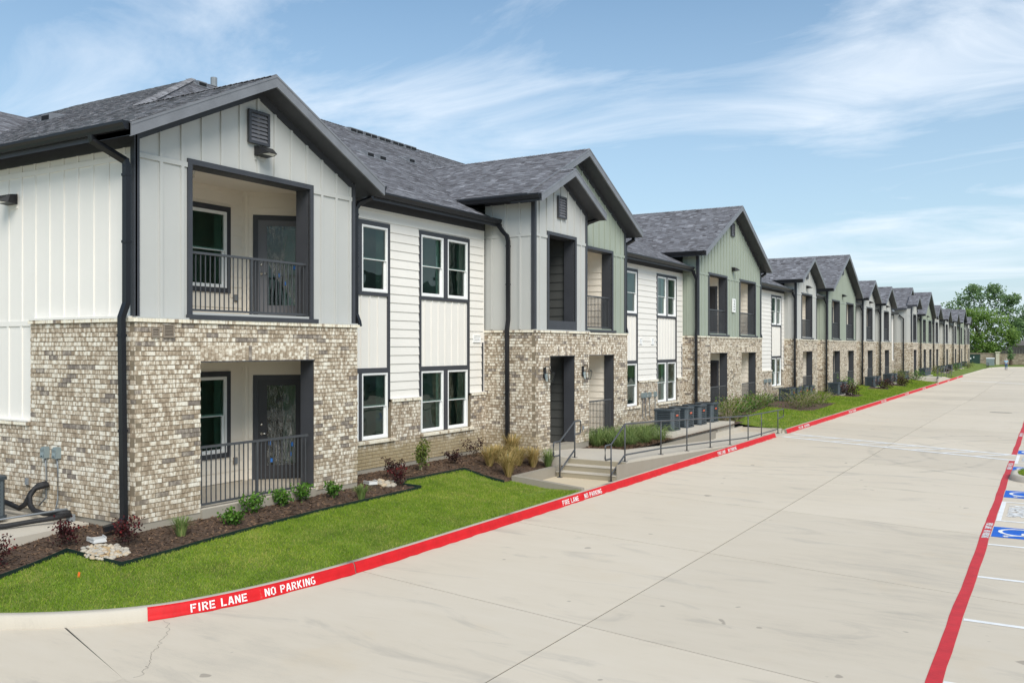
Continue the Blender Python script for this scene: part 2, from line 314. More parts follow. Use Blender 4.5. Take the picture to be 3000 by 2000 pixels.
# ------------------------------------------------------------------ mesh helpers
Z3 = Vector((0, 0, 1))
class MB:
    def __init__(s): s.v = []; s.f = []; s.r = []
    def poly(s, pts, rnd=0.5):
        n = len(s.v); s.v += [tuple(p) for p in pts]; s.f.append(tuple(range(n, n + len(pts)))); s.r.append(rnd)
    def raw(s, vs, fs, rnd=0.5):
        n = len(s.v); s.v += [tuple(p) for p in vs]; s.f += [tuple(i + n for i in f) for f in fs]; s.r += [rnd] * len(fs)
    def hexa(s, p, rnd=0.5):        # p: 4 bottom + 4 top
        s.raw(p, [(3, 2, 1, 0), (4, 5, 6, 7), (0, 1, 5, 4), (1, 2, 6, 5), (2, 3, 7, 6), (3, 0, 4, 7)], rnd)
    def box(s, x0, x1, y0, y1, z0, z1, rnd=0.5):
        s.hexa([(x0, y0, z0), (x1, y0, z0), (x1, y1, z0), (x0, y1, z0), (x0, y0, z1), (x1, y0, z1), (x1, y1, z1), (x0, y1, z1)], rnd)
    def tube(s, path, prof, ref=Z3, rnd=0.5, cap=True):
        path = [Vector(p) for p in path]; n = len(path); m = len(prof); rings = []
        for i, p in enumerate(path):
            a = (path[i] - path[i - 1]).normalized() if i else None
            b = (path[i + 1] - path[i]).normalized() if i < n - 1 else None
            t = (a + b).normalized() if a and b and (a + b).length > 1e-6 else (a or b)
            k = 1.0 / max(0.5, t.dot(a)) if a and b else 1.0
            side = t.cross(ref)
            if side.length < 1e-3: side = t.cross(Vector((1, 0, 0)) if abs(t.x) < 0.9 else Vector((0, 1, 0)))
            side.normalize(); up = side.cross(t).normalized()
            rings.append([p + side * (q[0]) + up * (q[1] * (k if not isinstance(prof, int) else 1)) for q in prof])
        vs = [q for r in rings for q in r]; fs = []
        for i in range(n - 1):
            for j in range(m):
                fs.append((i * m + j, i * m + (j + 1) % m, (i + 1) * m + (j + 1) % m, (i + 1) * m + j))
        if cap: fs += [tuple(range(m - 1, -1, -1)), tuple(range((n - 1) * m, n * m))]
        s.raw(vs, fs, rnd)
    def pipe(s, path, r, n=8, rnd=0.5):
        s.tube(path, [(r * math.cos(2 * math.pi * k / n), r * math.sin(2 * math.pi * k / n)) for k in range(n)], rnd=rnd)
    def cone(s, p0, p1, r0, r1, n=6, rnd=0.5):
        p0 = Vector(p0); p1 = Vector(p1); t = (p1 - p0).normalized(); a = t.orthogonal().normalized(); b = t.cross(a)
        vs = [p + (a * math.cos(2 * math.pi * k / n) + b * math.sin(2 * math.pi * k / n)) * r for p, r in ((p0, r0), (p1, r1)) for k in range(n)]
        s.raw(vs, [(k, (k + 1) % n, n + (k + 1) % n, n + k) for k in range(n)] + [tuple(range(n - 1, -1, -1)), tuple(range(n, 2 * n))], rnd)
    def mesh(s, name, mat, smooth=False):
        me = bpy.data.meshes.new(name); me.from_pydata(s.v, [], s.f)
        if s.r:
            at = me.attributes.new('rnd', 'FLOAT', 'FACE'); at.data.foreach_set('value', np.array(s.r, np.float32))
        me.materials.append(mat)
        if smooth: me.polygons.foreach_set('use_smooth', [True] * len(me.polygons))
        return me
    def build(s, name, mat, parent=None, smooth=False):
        return link(name, s.mesh(name, mat, smooth), parent)
def link(name, me, parent=None):
    o = bpy.data.objects.new(name, me); COL.objects.link(o)
    if parent is not None:
        o.parent = parent; o.matrix_parent_inverse = Matrix.Translation(-world_loc(parent))
    return o
LOCS = {}
def world_loc(o): return LOCS.get(o.name, Vector((0, 0, 0)))
def thing(name, label, cat, loc=(0, 0, 0), group=None):
    o = bpy.data.objects.new(name, None); COL.objects.link(o); o.location = loc; o.empty_display_size = 0.2
    LOCS[o.name] = Vector(loc); tag(o, label, cat, group); return o
def tag(o, label, cat, group=None):
    o['label'] = label; o['category'] = cat
    if group: o['group'] = group
    return o
def struct(o): o['kind'] = 'structure'; return o
def stuff(o): o['kind'] = 'stuff'; return o
def local(name, mb, mat, parent, smooth=False):     # geometry given in the thing's own coordinates
    o = bpy.data.objects.new(name, mb.mesh(name, mat, smooth)); COL.objects.link(o); o.parent = parent; return o
def dup(root, loc, rz=0.0, label=None, scale=None):
    r = root.copy(); COL.objects.link(r); r.location = loc; r.rotation_euler = (0, 0, rz); LOCS[r.name] = Vector(loc)
    if scale: r.scale = scale
    if label: r['label'] = label
    for ch in list(root.children):
        c = ch.copy(); COL.objects.link(c); c.parent = r
        for g in list(ch.children):
            d = g.copy(); COL.objects.link(d); d.parent = c
    return r
def px_area(vs):
    c = sum((Vector(v) for v in vs), Vector()) / len(vs); d = c - Vector((CX, 0, CZ))
    fw = -d.x * math.sin(TH) + d.y * math.cos(TH); rt = d.x * math.cos(TH) + d.y * math.sin(TH)
    if fw < 0.5: return -1
    u = 1500 + FPX * rt / fw; v = HZ - FPX * d.z / fw
    if not (-10 < u < 3010 and -10 < v < 2010): return -1
    return 1 / fw
class Pieces:
    """alike pieces: the ones that show largest become objects, the rest one part of kind stuff for each parent"""
    def __init__(s, name, rest, mats, limit=300): s.name = name; s.rest = rest; s.items = []; s.limit = limit
    def add(s, parent, mat, vs, fs, rnd, w=None): s.items.append((parent, mat, vs, fs, rnd, px_area(vs) * (w or 1)))
    def done(s):
        order = sorted(range(len(s.items)), key=lambda i: -s.items[i][5]); top = set(order[:s.limit]); rest = {}
        for i, (p, mat, vs, fs, rnd, a) in enumerate(s.items):
            if i in top:
                m = MB(); m.raw(vs, fs, rnd); m.build(s.name, mat, p)
            else:
                rest.setdefault((p.name, mat.name), (p, mat, MB()))[2].raw(vs, fs, rnd)
        for p, mat, m in rest.values(): stuff(m.build(s.rest, mat, p))
P_BRICK = Pieces('brick', 'brickwork', None); P_SHING = Pieces('shingle', 'shingles', None)
P_BOARD = Pieces('siding_board', 'siding_boards', None); P_BATT = Pieces('batten', 'battens', None)
P_BAL = Pieces('baluster', 'balusters', None); P_SLAT = Pieces('louvre_slat', 'louvre_slats', None)
HEX = [(3, 2, 1, 0), (4, 5, 6, 7), (0, 1, 5, 4), (1, 2, 6, 5), (2, 3, 7, 6), (3, 0, 4, 7)]
class Fr:
    """a wall plane: a runs along the wall, z up, d out of the wall"""
    def __init__(s, o, u, n): s.o = Vector(o); s.u = Vector(u); s.n = Vector(n)
    def p(s, a, z, d=0.0): return s.o + s.u * a + s.n * d + Z3 * z
    def hx(s, a0, a1, z0, z1, d0, d1): return [s.p(a0, z0, d0), s.p(a1, z0, d0), s.p(a1, z0, d1), s.p(a0, z0, d1), s.p(a0, z1, d0), s.p(a1, z1, d0), s.p(a1, z1, d1), s.p(a0, z1, d1)]
def FX(X): return Fr((X, 0, 0), (0, 1, 0), (1, 0, 0))       # faces the road, a = y
def FY(Y): return Fr((0, Y, 0), (1, 0, 0), (0, -1, 0))      # faces -y, a = x
def cut(a0, a1, holes):
    segs = [(a0, a1)]
    for h0, h1 in holes:
        n = []
        for s0, s1 in segs:
            if h1 <= s0 or h0 >= s1: n.append((s0, s1)); continue
            if h0 > s0: n.append((s0, h0))
            if h1 < s1: n.append((h1, s1))
        segs = n
    return segs

BLD = thing('apartment_building', 'long two-storey apartment row of pale brick with white, grey and green siding under gabled roofs', 'building', (0, 9, -0.2))

# ------------------------------------------------------------------ wall pieces
COURSE, BL, JO = 0.0762, 0.254, 0.012
def brick_wall(F, a0, a1, z0, z1, openings=(), cap=True, capw=0.03, lintel=True, w=1.0, name='brick_wall', cap_holes=()):
    """openings: (a0, a1, zb, zt)"""
    back = MB()
    for s0, s1 in cut(a0, a1, [(o[0], o[1]) for o in openings]): back.raw(F.hx(s0, s1, z0, z1 - 0.002, -0.12, -0.014), HEX)
    for o in openings:
        if o[2] > z0 + 0.02: back.raw(F.hx(o[0], o[1], z0, o[2], -0.12, -0.014), HEX)
        if o[3] < z1 - 0.02: back.raw(F.hx(o[0], o[1], o[3], z1 - 0.002, -0.12, -0.014), HEX)
    wall = back.build(name, M['mortar'], BLD)
    rows = int(round((z1 - z0 - (0.07 if cap else 0)) / COURSE)); ch = (z1 - z0 - (0.07 if cap else 0)) / rows
    for k in range(rows):
        zb = z0 + k * ch; zt = zb + ch - JO; zm = (zb + zt) / 2
        holes = []
        for o in openings:
            if o[2] < zm < o[3]: holes.append((o[0], o[1]))
            elif lintel and o[3] <= zm < o[3] + 0.275: holes.append((o[0] - 0.0, o[1] + 0.0))
        for s0, s1 in cut(a0, a1, holes):
            a = s0 - (BL / 2 if k % 2 else 0) + (0.0 if s0 == a0 else (s0 * 3.7 % 0.1) - 0.1)
            if F.u.x > .5: a = s1 + JO - BL * math.ceil((s1 - s0) / BL + .6) + (BL / 2 if k % 2 else 0)
            while a < s1 - 0.005:
                b0 = max(a, s0); b1 = min(a + BL - JO, s1)
                if b1 - b0 > 0.02:
                    d = random.uniform(-0.002, 0.0025)
                    P_BRICK.add(wall, M['brick'], F.hx(b0, b1, zb + random.uniform(-.001, .001), zt + random.uniform(-.001, .001), -0.02, d), HEX, random.random(), w * (b1 - b0))
                a += BL
    if lintel:
        for o in openings:
            a = o[0]
            while a < o[1] - 0.02:
                b1 = min(a + 0.066, o[1])
                P_BRICK.add(wall, M['brick'], F.hx(a, b1, o[3] + 0.004, o[3] + 0.268, -0.05, 0.004 + random.uniform(-.002, .002)), HEX, -random.uniform(0.02, 1), w * 0.12)
                a += 0.0755
    if cap:
        rowlock(wall, F, a0 - (capw if capw else 0), a1 + (capw if capw else 0), z1 - 0.068, z1, 0.035, w, cap_holes)
    return wall
def rowlock(wall, F, a0, a1, z0, z1, out, w=1.0, holes=()):
    for s0, s1 in cut(a0, a1, holes):
        n = max(1, round((s1 - s0) / 0.0745)); st = (s1 - s0) / n
        for k in range(n):
            a = s0 + k * st
            h = F.hx(a + 0.004, a + st - 0.004, z0, z1, -0.10, out + random.uniform(-.003, .003))
            h[6] = h[6] - Z3 * 0.012; h[7] = h[7] - Z3 * 0.012
            P_BRICK.add(wall, M['brick'], h, HEX, 1.6 + 0.4 * random.random() if random.random() > 0.22 else random.random(), w * 0.1)
    for s0, s1 in cut(a0, a1, holes):
        m = MB(); m.raw(F.hx(s0, s1, z0 + 0.004, z1 - 0.014, -0.10, out - 0.012), HEX); m.build('mortar_bed', M['mortar'], wall)
def lap(parent, F, a0, a1, z0, z1, mat, ex=0.2085, w=1.0, holes=(), top=None):
    z = z0
    while z < z1 - 0.02:
        zt = min(z + ex + 0.008, z1)
        for s0, s1 in cut(a0, a1, [(h[0], h[1]) for h in holes if h[2] < z + ex / 2 < h[3]]):
            v = [F.p(s0, z, 0.003), F.p(s1, z, 0.003), F.p(s1, z, 0.030), F.p(s0, z, 0.030), F.p(s0, zt, 0.001), F.p(s1, zt, 0.001), F.p(s1, zt, 0.009), F.p(s0, zt, 0.009)]
            P_BOARD.add(parent, mat, v, HEX, random.random(), w * (s1 - s0))
        z += ex
def batten(parent, F, a, z0, z1, mat, wd=0.058, d=0.028, w=1.0):
    if z1 - z0 < 0.05: return
    P_BATT.add(parent, mat, F.hx(a - wd / 2, a + wd / 2, z0, z1, 0.0, d), HEX, 0.5, w)
def fbox(mb, F, a0, a1, z0, z1, d0, d1): mb.raw(F.hx(a0, a1, z0, z1, d0, d1), HEX)
def frame_ring(mb, F, a0, a1, z0, z1, wd, d0, d1, bottom=True, top=True):
    fbox(mb, F, a0, a0 + wd, z0, z1, d0, d1); fbox(mb, F, a1 - wd, a1, z0, z1, d0, d1)
    if top: fbox(mb, F, a0 + wd, a1 - wd, z1 - wd, z1, d0, d1)
    if bottom: fbox(mb, F, a0 + wd, a1 - wd, z0, z0 + wd, d0, d1)

# ------------------------------------------------------------------ windows and doors
def window(F, a0, a1, z0, z1, detail=True, room=True):
    m = MB(); frame_ring(m, F, a0, a1, z0, z1, 0.042, -0.06, 0.030)
    o = m.build('window', M['winwhite'], BLD)
    zm = (z0 + z1) / 2 + 0.0
    s = MB(); frame_ring(s, F, a0 + 0.042, a1 - 0.042, zm - 0.022, z1 - 0.042, 0.016, -0.045, 0.012); s.build('upper_sash', M['winwhite'], o)
    s = MB(); frame_ring(s, F, a0 + 0.042, a1 - 0.042, z0 + 0.042, zm + 0.022, 0.040, -0.075, -0.018); s.build('lower_sash', M['winwhite'], o)
    for q0, q1, d in ((zm - 0.006, z1 - 0.058, -0.012), (z0 + 0.082, zm - 0.018, -0.046)):
        g = MB(); g.poly([F.p(a0 + 0.05, q0, d), F.p(a1 - 0.05, q0, d), F.p(a1 - 0.05, q1, d), F.p(a0 + 0.05, q1, d)]); g.build('pane', M['glass'], o)
    if room:
        r = MB(); D = -1.9; e0, e1, y0, y1 = a0 - 0.35, a1 + 0.30, z0 - 0.4, z1 + 0.3
        r.poly([F.p(e0, y0, D), F.p(e1, y0, D), F.p(e1, y1, D), F.p(e0, y1, D)])
        r.poly([F.p(e0, y0, D), F.p(e0, y0, -.12), F.p(e0, y1, -.12), F.p(e0, y1, D)]); r.poly([F.p(e1, y0, D), F.p(e1, y0, -.12), F.p(e1, y1, -.12), F.p(e1, y1, D)])
        r.poly([F.p(e0, y0, D), F.p(e1, y0, D), F.p(e1, y0, -.12), F.p(e0, y0, -.12)]); r.poly([F.p(e0, y1, D), F.p(e1, y1, D), F.p(e1, y1, -.12), F.p(e0, y1, -.12)])
        fbox(r, F, e0, a0, y0, y1, -.14, -.10); fbox(r, F, a1, e1, y0, y1, -.14, -.10); fbox(r, F, a0, a1, y0, z0, -.14, -.10); fbox(r, F, a0, a1, z1, y1, -.14, -.10)
        r.build('room_behind', M['room'], o)
        for e0, e1 in ((a1 - .045, a1 - .025), (a0 + .025, a0 + .045)): j = MB(); fbox(j, F, e0, e1, z0 + .02, z1 - .02, -0.30, -0.085); j.build('drywall_return', M['jamb'], o)
    return o
def door(F, a0, a1, z0, z1, glazed=True, film=None, mat='door', trim=0.10):
    t = MB(); frame_ring(t, F, a0 - trim, a1 + trim, z0, z1 + trim, trim, -0.02, 0.035, bottom=False)
    o = t.build('door', M['trim'], BLD)
    s = MB()
    g = (a0 + 0.16, a1 - 0.16, z0 + 0.28, z1 - 0.10)
    if glazed:
        fbox(s, F, a0, g[0], z0 + .01, z1, -0.03, 0.012); fbox(s, F, g[1], a1, z0 + .01, z1, -0.03, 0.012)
        fbox(s, F, g[0], g[1], z0 + .01, g[2], -0.03, 0.012); fbox(s, F, g[0], g[1], g[3], z1, -0.03, 0.012)
        s.build('door_leaf', M[mat], o)
        p = MB(); p.poly([F.p(g[0], g[2], -.006), F.p(g[1], g[2], -.006), F.p(g[1], g[3], -.006), F.p(g[0], g[3], -.006)]); p.build('pane', M['glass'], o)
        b = MB(); frame_ring(b, F, g[0], g[1], g[2], g[3], 0.018, 0.0, 0.02); b.build('glazing_bead', M[mat], o)
        r = MB(); fbox(r, F, a0 + .05, a1 - .05, z0 + .05, z1 - .05, -1.2, -1.18); fbox(r, F, a0 - .02, a0 + .05, z0, z1, -1.2, -.04); fbox(r, F, a1 - .05, a1 + .02, z0, z1, -1.2, -.04); fbox(r, F, a0, a1, z1 - .05, z1, -1.2, -.04); fbox(r, F, a0, a1, z0, z0 + .05, -1.2, -.04); r.build('room_behind', M['acdark'], o)
    else:
        fbox(s, F, a0, a1, z0 + .01, z1, -0.03, 0.012)
        for q0, q1 in ((z0 + .25, z0 + .85), (z0 + 1.0, z1 - .18)):
            frame_ring(s, F, a0 + .14, a1 - .14, q0, q1, 0.03, 0.0, 0.020)
        s.build('door_leaf', M[mat], o)
    if film:
        f = MB(); nx, nz = 10, 24; rs = random.Random(film)
        pts = []
        for i in range(nz + 1):
            v = i / nz
            for k in range(nx + 1):
                u = k / nx
                lim = 1.0
                zz = g[3] - .02 - v * (g[3] - g[2] - .03)
                if film == 2: zz = max(zz, g[2] + .03 + (1 - u) * 0.82 + (0.05 if u < .2 else 0))
                pts.append(F.p(g[0] + .02 + u * (g[1] - g[0] - .04), zz, 0.022 + 0.014 * math.sin(9 * u + 7 * v * (1 + u)) + 0.01 * math.sin(23 * u - 11 * v)))
        fs = [(i * (nx + 1) + k, i * (nx + 1) + k + 1, (i + 1) * (nx + 1) + k + 1, (i + 1) * (nx + 1) + k) for i in range(nz) for k in range(nx)]
        f.raw(pts, fs); ob = f.build('plastic_film', M['film'], o, True)
        for (u, v) in ([(.12, .72), (.86, .74), (.18, .93), (.80, .86)] if film == 1 else [(.93, .52), (.45, .62), (.62, .72)]):
            tq = MB(); a = g[0] + u * (g[1] - g[0]); z = g[3] - v * (g[3] - g[2]); fbox(tq, F, a - .022, a + .022, z - .04, z + .04, 0.036, 0.040); tq.build('tape_patch', M['blue_tape'], o)
    if mat == 'door':
        h = MB(); c = F.p(a0 + .07, z0 + .95, .012); h.cone(c, c + F.n * .03, .028, .028, 12); h.pipe([c + F.n * .03, c + F.n * .055, c + F.n * .058 + F.u * .11], .010); h.build('handle', M['chrome'], o, True)
        h = MB(); c = F.p(a0 + .07, z0 + 1.14, .012); h.cone(c, c + F.n * .02, .030, .026, 12); h.build('deadbolt', M['chrome'], o, True)
    return o
def railing(F, a0, a1, zf, post=True, d=-0.09, h=1.055, step=0.104, w=1.0):
    m = MB(); fbox(m, F, a0, a1, zf + h - 0.04, zf + h, d - .025, d + .025); fbox(m, F, a0, a1, zf + 0.045, zf + 0.08, d - .018, d + .018)
    o = m.build('balcony_railing', M['railmetal'], BLD)
    if post:
        q = MB(); am = (a0 + a1) / 2; fbox(q, F, am - .022, am + .022, zf, zf + h - .04, d - .022, d + .022); q.build('post', M['railmetal'], o)
    n = int(round((a1 - a0) / step)); st = (a1 - a0) / n
    for k in range(n):
        a = a0 + (k + .5) * st
        P_BAL.add(o, M['railmetal'], F.hx(a - .008, a + .008, zf + .08, zf + h - .04, d - .008, d + .008), HEX, 0.5, w)
    return o
def louvre(F, ac, z0, z1, wd, n=7):
    m = MB(); frame_ring(m, F, ac - wd / 2, ac + wd / 2, z0, z1, 0.05, 0.0, 0.05)
    fbox(m, F, ac - wd / 2 + .04, ac + wd / 2 - .04, z0 + .04, z1 - .04, 0, .006)
    o = m.build('gable_vent', M['trim'], BLD); zs = (z1 - z0 - .1) / n
    for k in range(n):
        z = z0 + .05 + k * zs
        v = [F.p(ac - wd / 2 + .05, z, .040), F.p(ac + wd / 2 - .05, z, .040), F.p(ac + wd / 2 - .05, z, .034), F.p(ac - wd / 2 + .05, z, .034), F.p(ac - wd / 2 + .05, z + zs * .95, .012), F.p(ac + wd / 2 - .05, z + zs * .95, .012), F.p(ac + wd / 2 - .05, z + zs * .95, .006), F.p(ac - wd / 2 + .05, z + zs * .95, .006)]
        P_SLAT.add(o, M['door'], v, HEX, .5)

# ------------------------------------------------------------------ roofs
PIT = 0.495
def front_z(x): return 5.85 - 0.5 * x
def hip_z(y): return 6.13 + 0.487 * (y - 8.64)
GAB = []          # (yc, left half, right half, apex z, front x)
def gab_z(y, g): return g[3] - PIT * abs(y - g[0]) if -g[1] <= y - g[0] <= g[2] else -99
def shingles(parent, P0, e, s, Le, Ls, keep, ex=0.143, wmul=1.0, scale=1.0):
    P0 = Vector(P0); e = Vector(e).normalized(); s = Vector(s).normalized(); n = e.cross(s).normalized()
    if n.z < 0: n = -n
    rows = int(Ls / ex); acc = 0
    for k in range(rows + 1):
        s0 = k * ex; s1 = min(s0 + ex * 1.08, Ls)
        if s1 - s0 < .03: continue
        a = -random.uniform(0, .3)
        thick = False; base = random.uniform(-.05, .05)
        while a < Le:
            wd = random.uniform(.10, .30) * scale; thick = not thick
            a0 = max(a, 0); a1 = min(a + wd, Le); a += wd
            if a1 - a0 < .02: continue
            c = P0 + e * ((a0 + a1) / 2) + s * ((s0 + s1) / 2)
            if not keep(c.x, c.y, c.z): continue
            h = (.016 if thick else .008) + random.uniform(-.001, .002)
            q = [P0 + e * a0 + s * s0, P0 + e * a1 + s * s0, P0 + e * a1 + s * s1, P0 + e * a0 + s * s1]
            t = [q[0] + n * h, q[1] + n * h, q[2] + n * .003, q[3] + n * .003]
            r = min(1, max(0, (random.gauss(.53, .15) if thick else random.gauss(.38, .15)) + base))
            P_SHING.add(parent, M['shingle'], q + t, [(4, 5, 6, 7), (0, 1, 5, 4), (1, 2, 6, 5), (3, 0, 4, 7)], r, wmul * (a1 - a0))
def ridge_caps(parent, p0, p1, n0, n1, w=0.13):
    """n0, n1: directions down each side"""
    p0 = Vector(p0); p1 = Vector(p1); L = (p1 - p0).length; t = (p1 - p0) / L; k = 0; m = MB()
    while k * .145 < L - .05:
        a = p0 + t * (k * .145); b = p0 + t * min(k * .145 + .17, L); up = Z3 * .026; dn = Z3 * .012; r = random.uniform(.4, .85)
        for d in (n0, n1):
            d = Vector(d).normalized() * w
            m.raw([a + up, b + dn, b + dn + d, a + up + d, a, a + d], [(0, 1, 2, 3), (4, 0, 3, 5)], r)
        k += 1
    m.build('ridge_cap', M['shingle'], parent)
def slab_roof(name, poly, zf, th=0.19, mat='trim'):
    """solid roof deck over a plan polygon; zf gives the top height"""
    m = MB(); top = [(x, y, zf(x, y) - .004) for x, y in poly]; bot = [(x, y, zf(x, y) - th) for x, y in poly]; n = len(poly)
    m.raw(bot + top, [tuple(range(n - 1, -1, -1)), tuple(range(n, 2 * n))] + [(i, (i + 1) % n, n + (i + 1) % n, n + i) for i in range(n)])
    return m.build(name, M[mat], BLD)
def gutter(p0, p1, out, drop=0.0):
    p0 = Vector(p0); p1 = Vector(p1); out = Vector(out)
    prof = [(0.002, .0), (0.002, -.125), (.078, -.125), (.094, -.075), (.122, -.035), (.122, .004), (.112, .004), (.112, -.012), (.015, -.012), (.015, 0)]
    m = MB(); n = len(prof)
    m.raw([p0 + out * a + Z3 * b for a, b in prof] + [p1 + out * a + Z3 * b for a, b in prof], [(i, (i + 1) % n, n + (i + 1) % n, n + i) for i in range(n)] + [(0, 1, 2, 3, 4, 5), (n, n + 1, n + 2, n + 3, n + 4, n + 5)])
    return m.build('gutter', M['gutter'], BLD)
def downspout(path, ref, w=.082, d=.10):
    m = MB(); m.tube(path, [(-w / 2, -d / 2), (w / 2, -d / 2), (w / 2, d / 2), (-w / 2, d / 2)], ref=Vector(ref))
    o = m.build('downspout', M['gutter'], BLD)
    pts = [Vector(p) for p in path]
    for a, b in zip(pts, pts[1:]):
        if abs((b - a).normalized().z) > .95 and (b - a).length > 1.2:
            for k in (.06, .55):
                c = a + (b - a) * k; s = MB(); s.box(c.x - .054, c.x + .054, c.y - .054, c.y + .054, c.z - .02, c.z + .02); s.build('strap', M['gutter'], o)
    return o

# main roof: front slope, hip end and back slope
RX, RZ = -9.8, 10.75
YEND = 170.0
WHITE = []      # filled below: (y0, y1, wall x)
def near_front(x, y, z):
    if z > hip_z(y) + .005: return False
    for g in GAB:
        if x < g[4] and gab_z(y, g) > z + .02: return False
    return True

# ------------------------------------------------------------------ bays
def recess(X, a0, a1, zf, zc, mat='cream', depth=1.95, doorx=None, extra=0.04, w=0.6):
    F = FX(X - depth); m = MB(); A0 = a0 - .15; A1 = a1 + extra
    m.box(X - depth - .08, X - depth, A0, A1, zf, zc)
    m.box(X - depth, X - .09, A0 - .06, A0, zf, zc); m.box(X - depth, X - .09, A1, A1 + .06, zf, zc)
    m.box(X - depth - .08, X - .09, A0 - .06, A1 + .06, zc, zc + .05)
    o = m.build('balcony_lining', M[mat], BLD)
    Fr_ = FY(A1); hole = []
    if doorx is not None: hole = [(X - doorx - .98 - .1, X - doorx + .1, zf, zf + 2.15)]
    lap(o, Fr_, X - depth + .02, X - .36, zf + .02, zc, M[mat], w=w, holes=hole)
    lap(o, F, A0, A1, zf + .02, zc, M[mat], w=w * .5)
    if doorx is not None: door(FY(A1), X - doorx - .95, X - doorx, zf, zf + 2.05, glazed=False, mat='door_dark')
    fl = MB(); fl.box(X - depth, X - .085, A0, A1, zf - .12, zf); fl.build('balcony_floor', M['conc'] if zf < 1 else M['conc_grey'], BLD)
    return o
def bay(X, y0, y1, yc, za, col, up, lo, Xin, xf=0.4, oh=0.37, recs=True, front_from=None, side=True, vent=True, doors=(), zf_up=3.3, battens=True, w=1.0, left_eave=None, roof=True, rails=(True, True), gutl=True, fdn=True, xback=None, side_col=None, fy0=None, lsh=True):
    FB = FX(X); FS = FX(X - .07); c = M[col]; ytrue = y0; wy = y0 if fy0 is None else fy0
    zr = lambda y: za - PIT * abs(y - yc) - .19
    if fdn:
        m = MB()
        for s0, s1 in cut(wy + .012, y1, lo): m.box(X - .3, X - .012, s0, s1, -.5, -.05)
        for a, b in lo: m.box(X - .3, X + .035, a + .001, b - .001, -.5, -.012)
        if side: m.box(Xin, X - .302, y0 + .015, y0 + .3, -.5, -.05)
        m.build('foundation', M['slab'], BLD)
    brick_wall(FB, wy, y1, -.05, 3.2, [(a, b, -.1, 2.49) for a, b in lo], w=w)
    if side: brick_wall(FY(y0), Xin + .001, X - .0, -.05, 3.2, w=w * .7, capw=0.02)
    # siding panel in strips
    m = MB(); ops = list(up)
    fl = MB()
    fbox(fl, FS, wy + .02, y1 - .02, 3.19, 3.215, -.02, .10); fl.build('sill_flashing', c, BLD)
    def strip(a, b, zlo, zhi=None):
        cuts = [a] + ([yc] if a < yc < b else []) + [b]
        for p, q in zip(cuts, cuts[1:]):
            h0 = zr(p) if zhi is None else zhi; h1 = zr(q) if zhi is None else zhi
            m.raw([FS.p(p, zlo, -.06), FS.p(q, zlo, -.06), FS.p(q, zlo, 0), FS.p(p, zlo, 0), FS.p(p, h0, -.06), FS.p(q, h1, -.06), FS.p(q, h1, 0), FS.p(p, h0, 0)], HEX)
    for s0, s1 in cut(wy + .075, y1 - .075, [(o[0], o[1]) for o in ops]): strip(s0, s1, 3.2)
    if fy0 is not None: strip(y0 + .075, wy + .075, 6.0)
    for o in ops: strip(o[0], o[1], o[3]); strip(o[0], o[1], 3.2, o[2])
    wall = m.build('gable_wall', c, BLD)
    # band and battens
    BZ0, BZ1 = 5.73, 5.81
    if battens:
        for s0, s1 in cut(wy + .1, y1 - .1, [(o[0] - .09, o[1] + .09) for o in ops]): b = MB(); fbox(b, FS, s0, s1, BZ0, BZ1, 0, .026); b.build('band_board', c, wall)
        n = int((y1 - y0) / 2 / .415)
        for k in range(-n, n + 1):
            a = yc + k * .415
            if not (y0 + .14 < a < y1 - .14): continue
            top = zr(a) - .15
            hit = [o for o in ops if o[0] - .12 < a < o[1] + .12]
            if hit: batten(wall, FS, a, hit[0][3] + .09, top, c, w=w)
            elif a < wy + .1: batten(wall, FS, a, 6.05, top, c, w=w)
            else: batten(wall, FS, a, 3.215, BZ0, c, w=w); batten(wall, FS, a, BZ1, top, c, w=w)
    # trims
    for a0, a1 in ((wy + .02, wy + .115), (y1 - .115, y1 - .02)):
        t = MB(); zt = zr(a0 if a0 < yc else a1) + .0
        fbox(t, FS, a0, a1, 3.215, zt, -.02, .030); t.build('corner_trim', M['trim'], BLD)
    t = MB()
    for sg in (-1, 1):
        ye = (y0 + .115) if sg < 0 else (y1 - .115)
        p, q = (ye, yc) if sg < 0 else (yc, ye)
        t.raw([FS.p(p, zr(p) - .15, 0), FS.p(q, zr(q) - .15, 0), FS.p(q, zr(q) - .15, .028), FS.p(p, zr(p) - .15, .028), FS.p(p, zr(p), 0), FS.p(q, zr(q), 0), FS.p(q, zr(q), .028), FS.p(p, zr(p), .028)], HEX)
    t.build('rake_frieze', M['trim'], BLD)
    for o in ops:
        t = MB(); frame_ring(t, FS, o[0] - .09, o[1] + .09, 3.215, o[3] + .09, .09, -.02, .036, bottom=False)
        fbox(t, FS, o[0], o[1], 3.215, o[2], -.02, .036) if o[2] > 3.36 else fbox(t, FS, o[0] - .12, o[1] + .14, 3.20, 3.275, .02, .12)
        fbox(t, FS, o[1] - .005, o[1] + .04, o[2], o[3] - .006, -.34, -.021); fbox(t, FS, o[0] - .04, o[0] + .005, o[2], o[3] - .006, -.34, -.021); fbox(t, FS, o[0] - .04, o[1] + .04, o[3] - .006, o[3] + .04, -.34, -.021)
        t.build('opening_trim', M['trim'], BLD)
    for a, b in lo:
        t = MB(); fbox(t, FB, b - .006, b + .035, 0, 2.476, -.36, -.022); fbox(t, FB, a - .03, a + .006, 0, 2.476, -.36, -.125); fbox(t, FB, a - .006, b + .006, 2.476, 2.494, -.36, .010); t.build('jamb_lining', M['trim'], BLD)
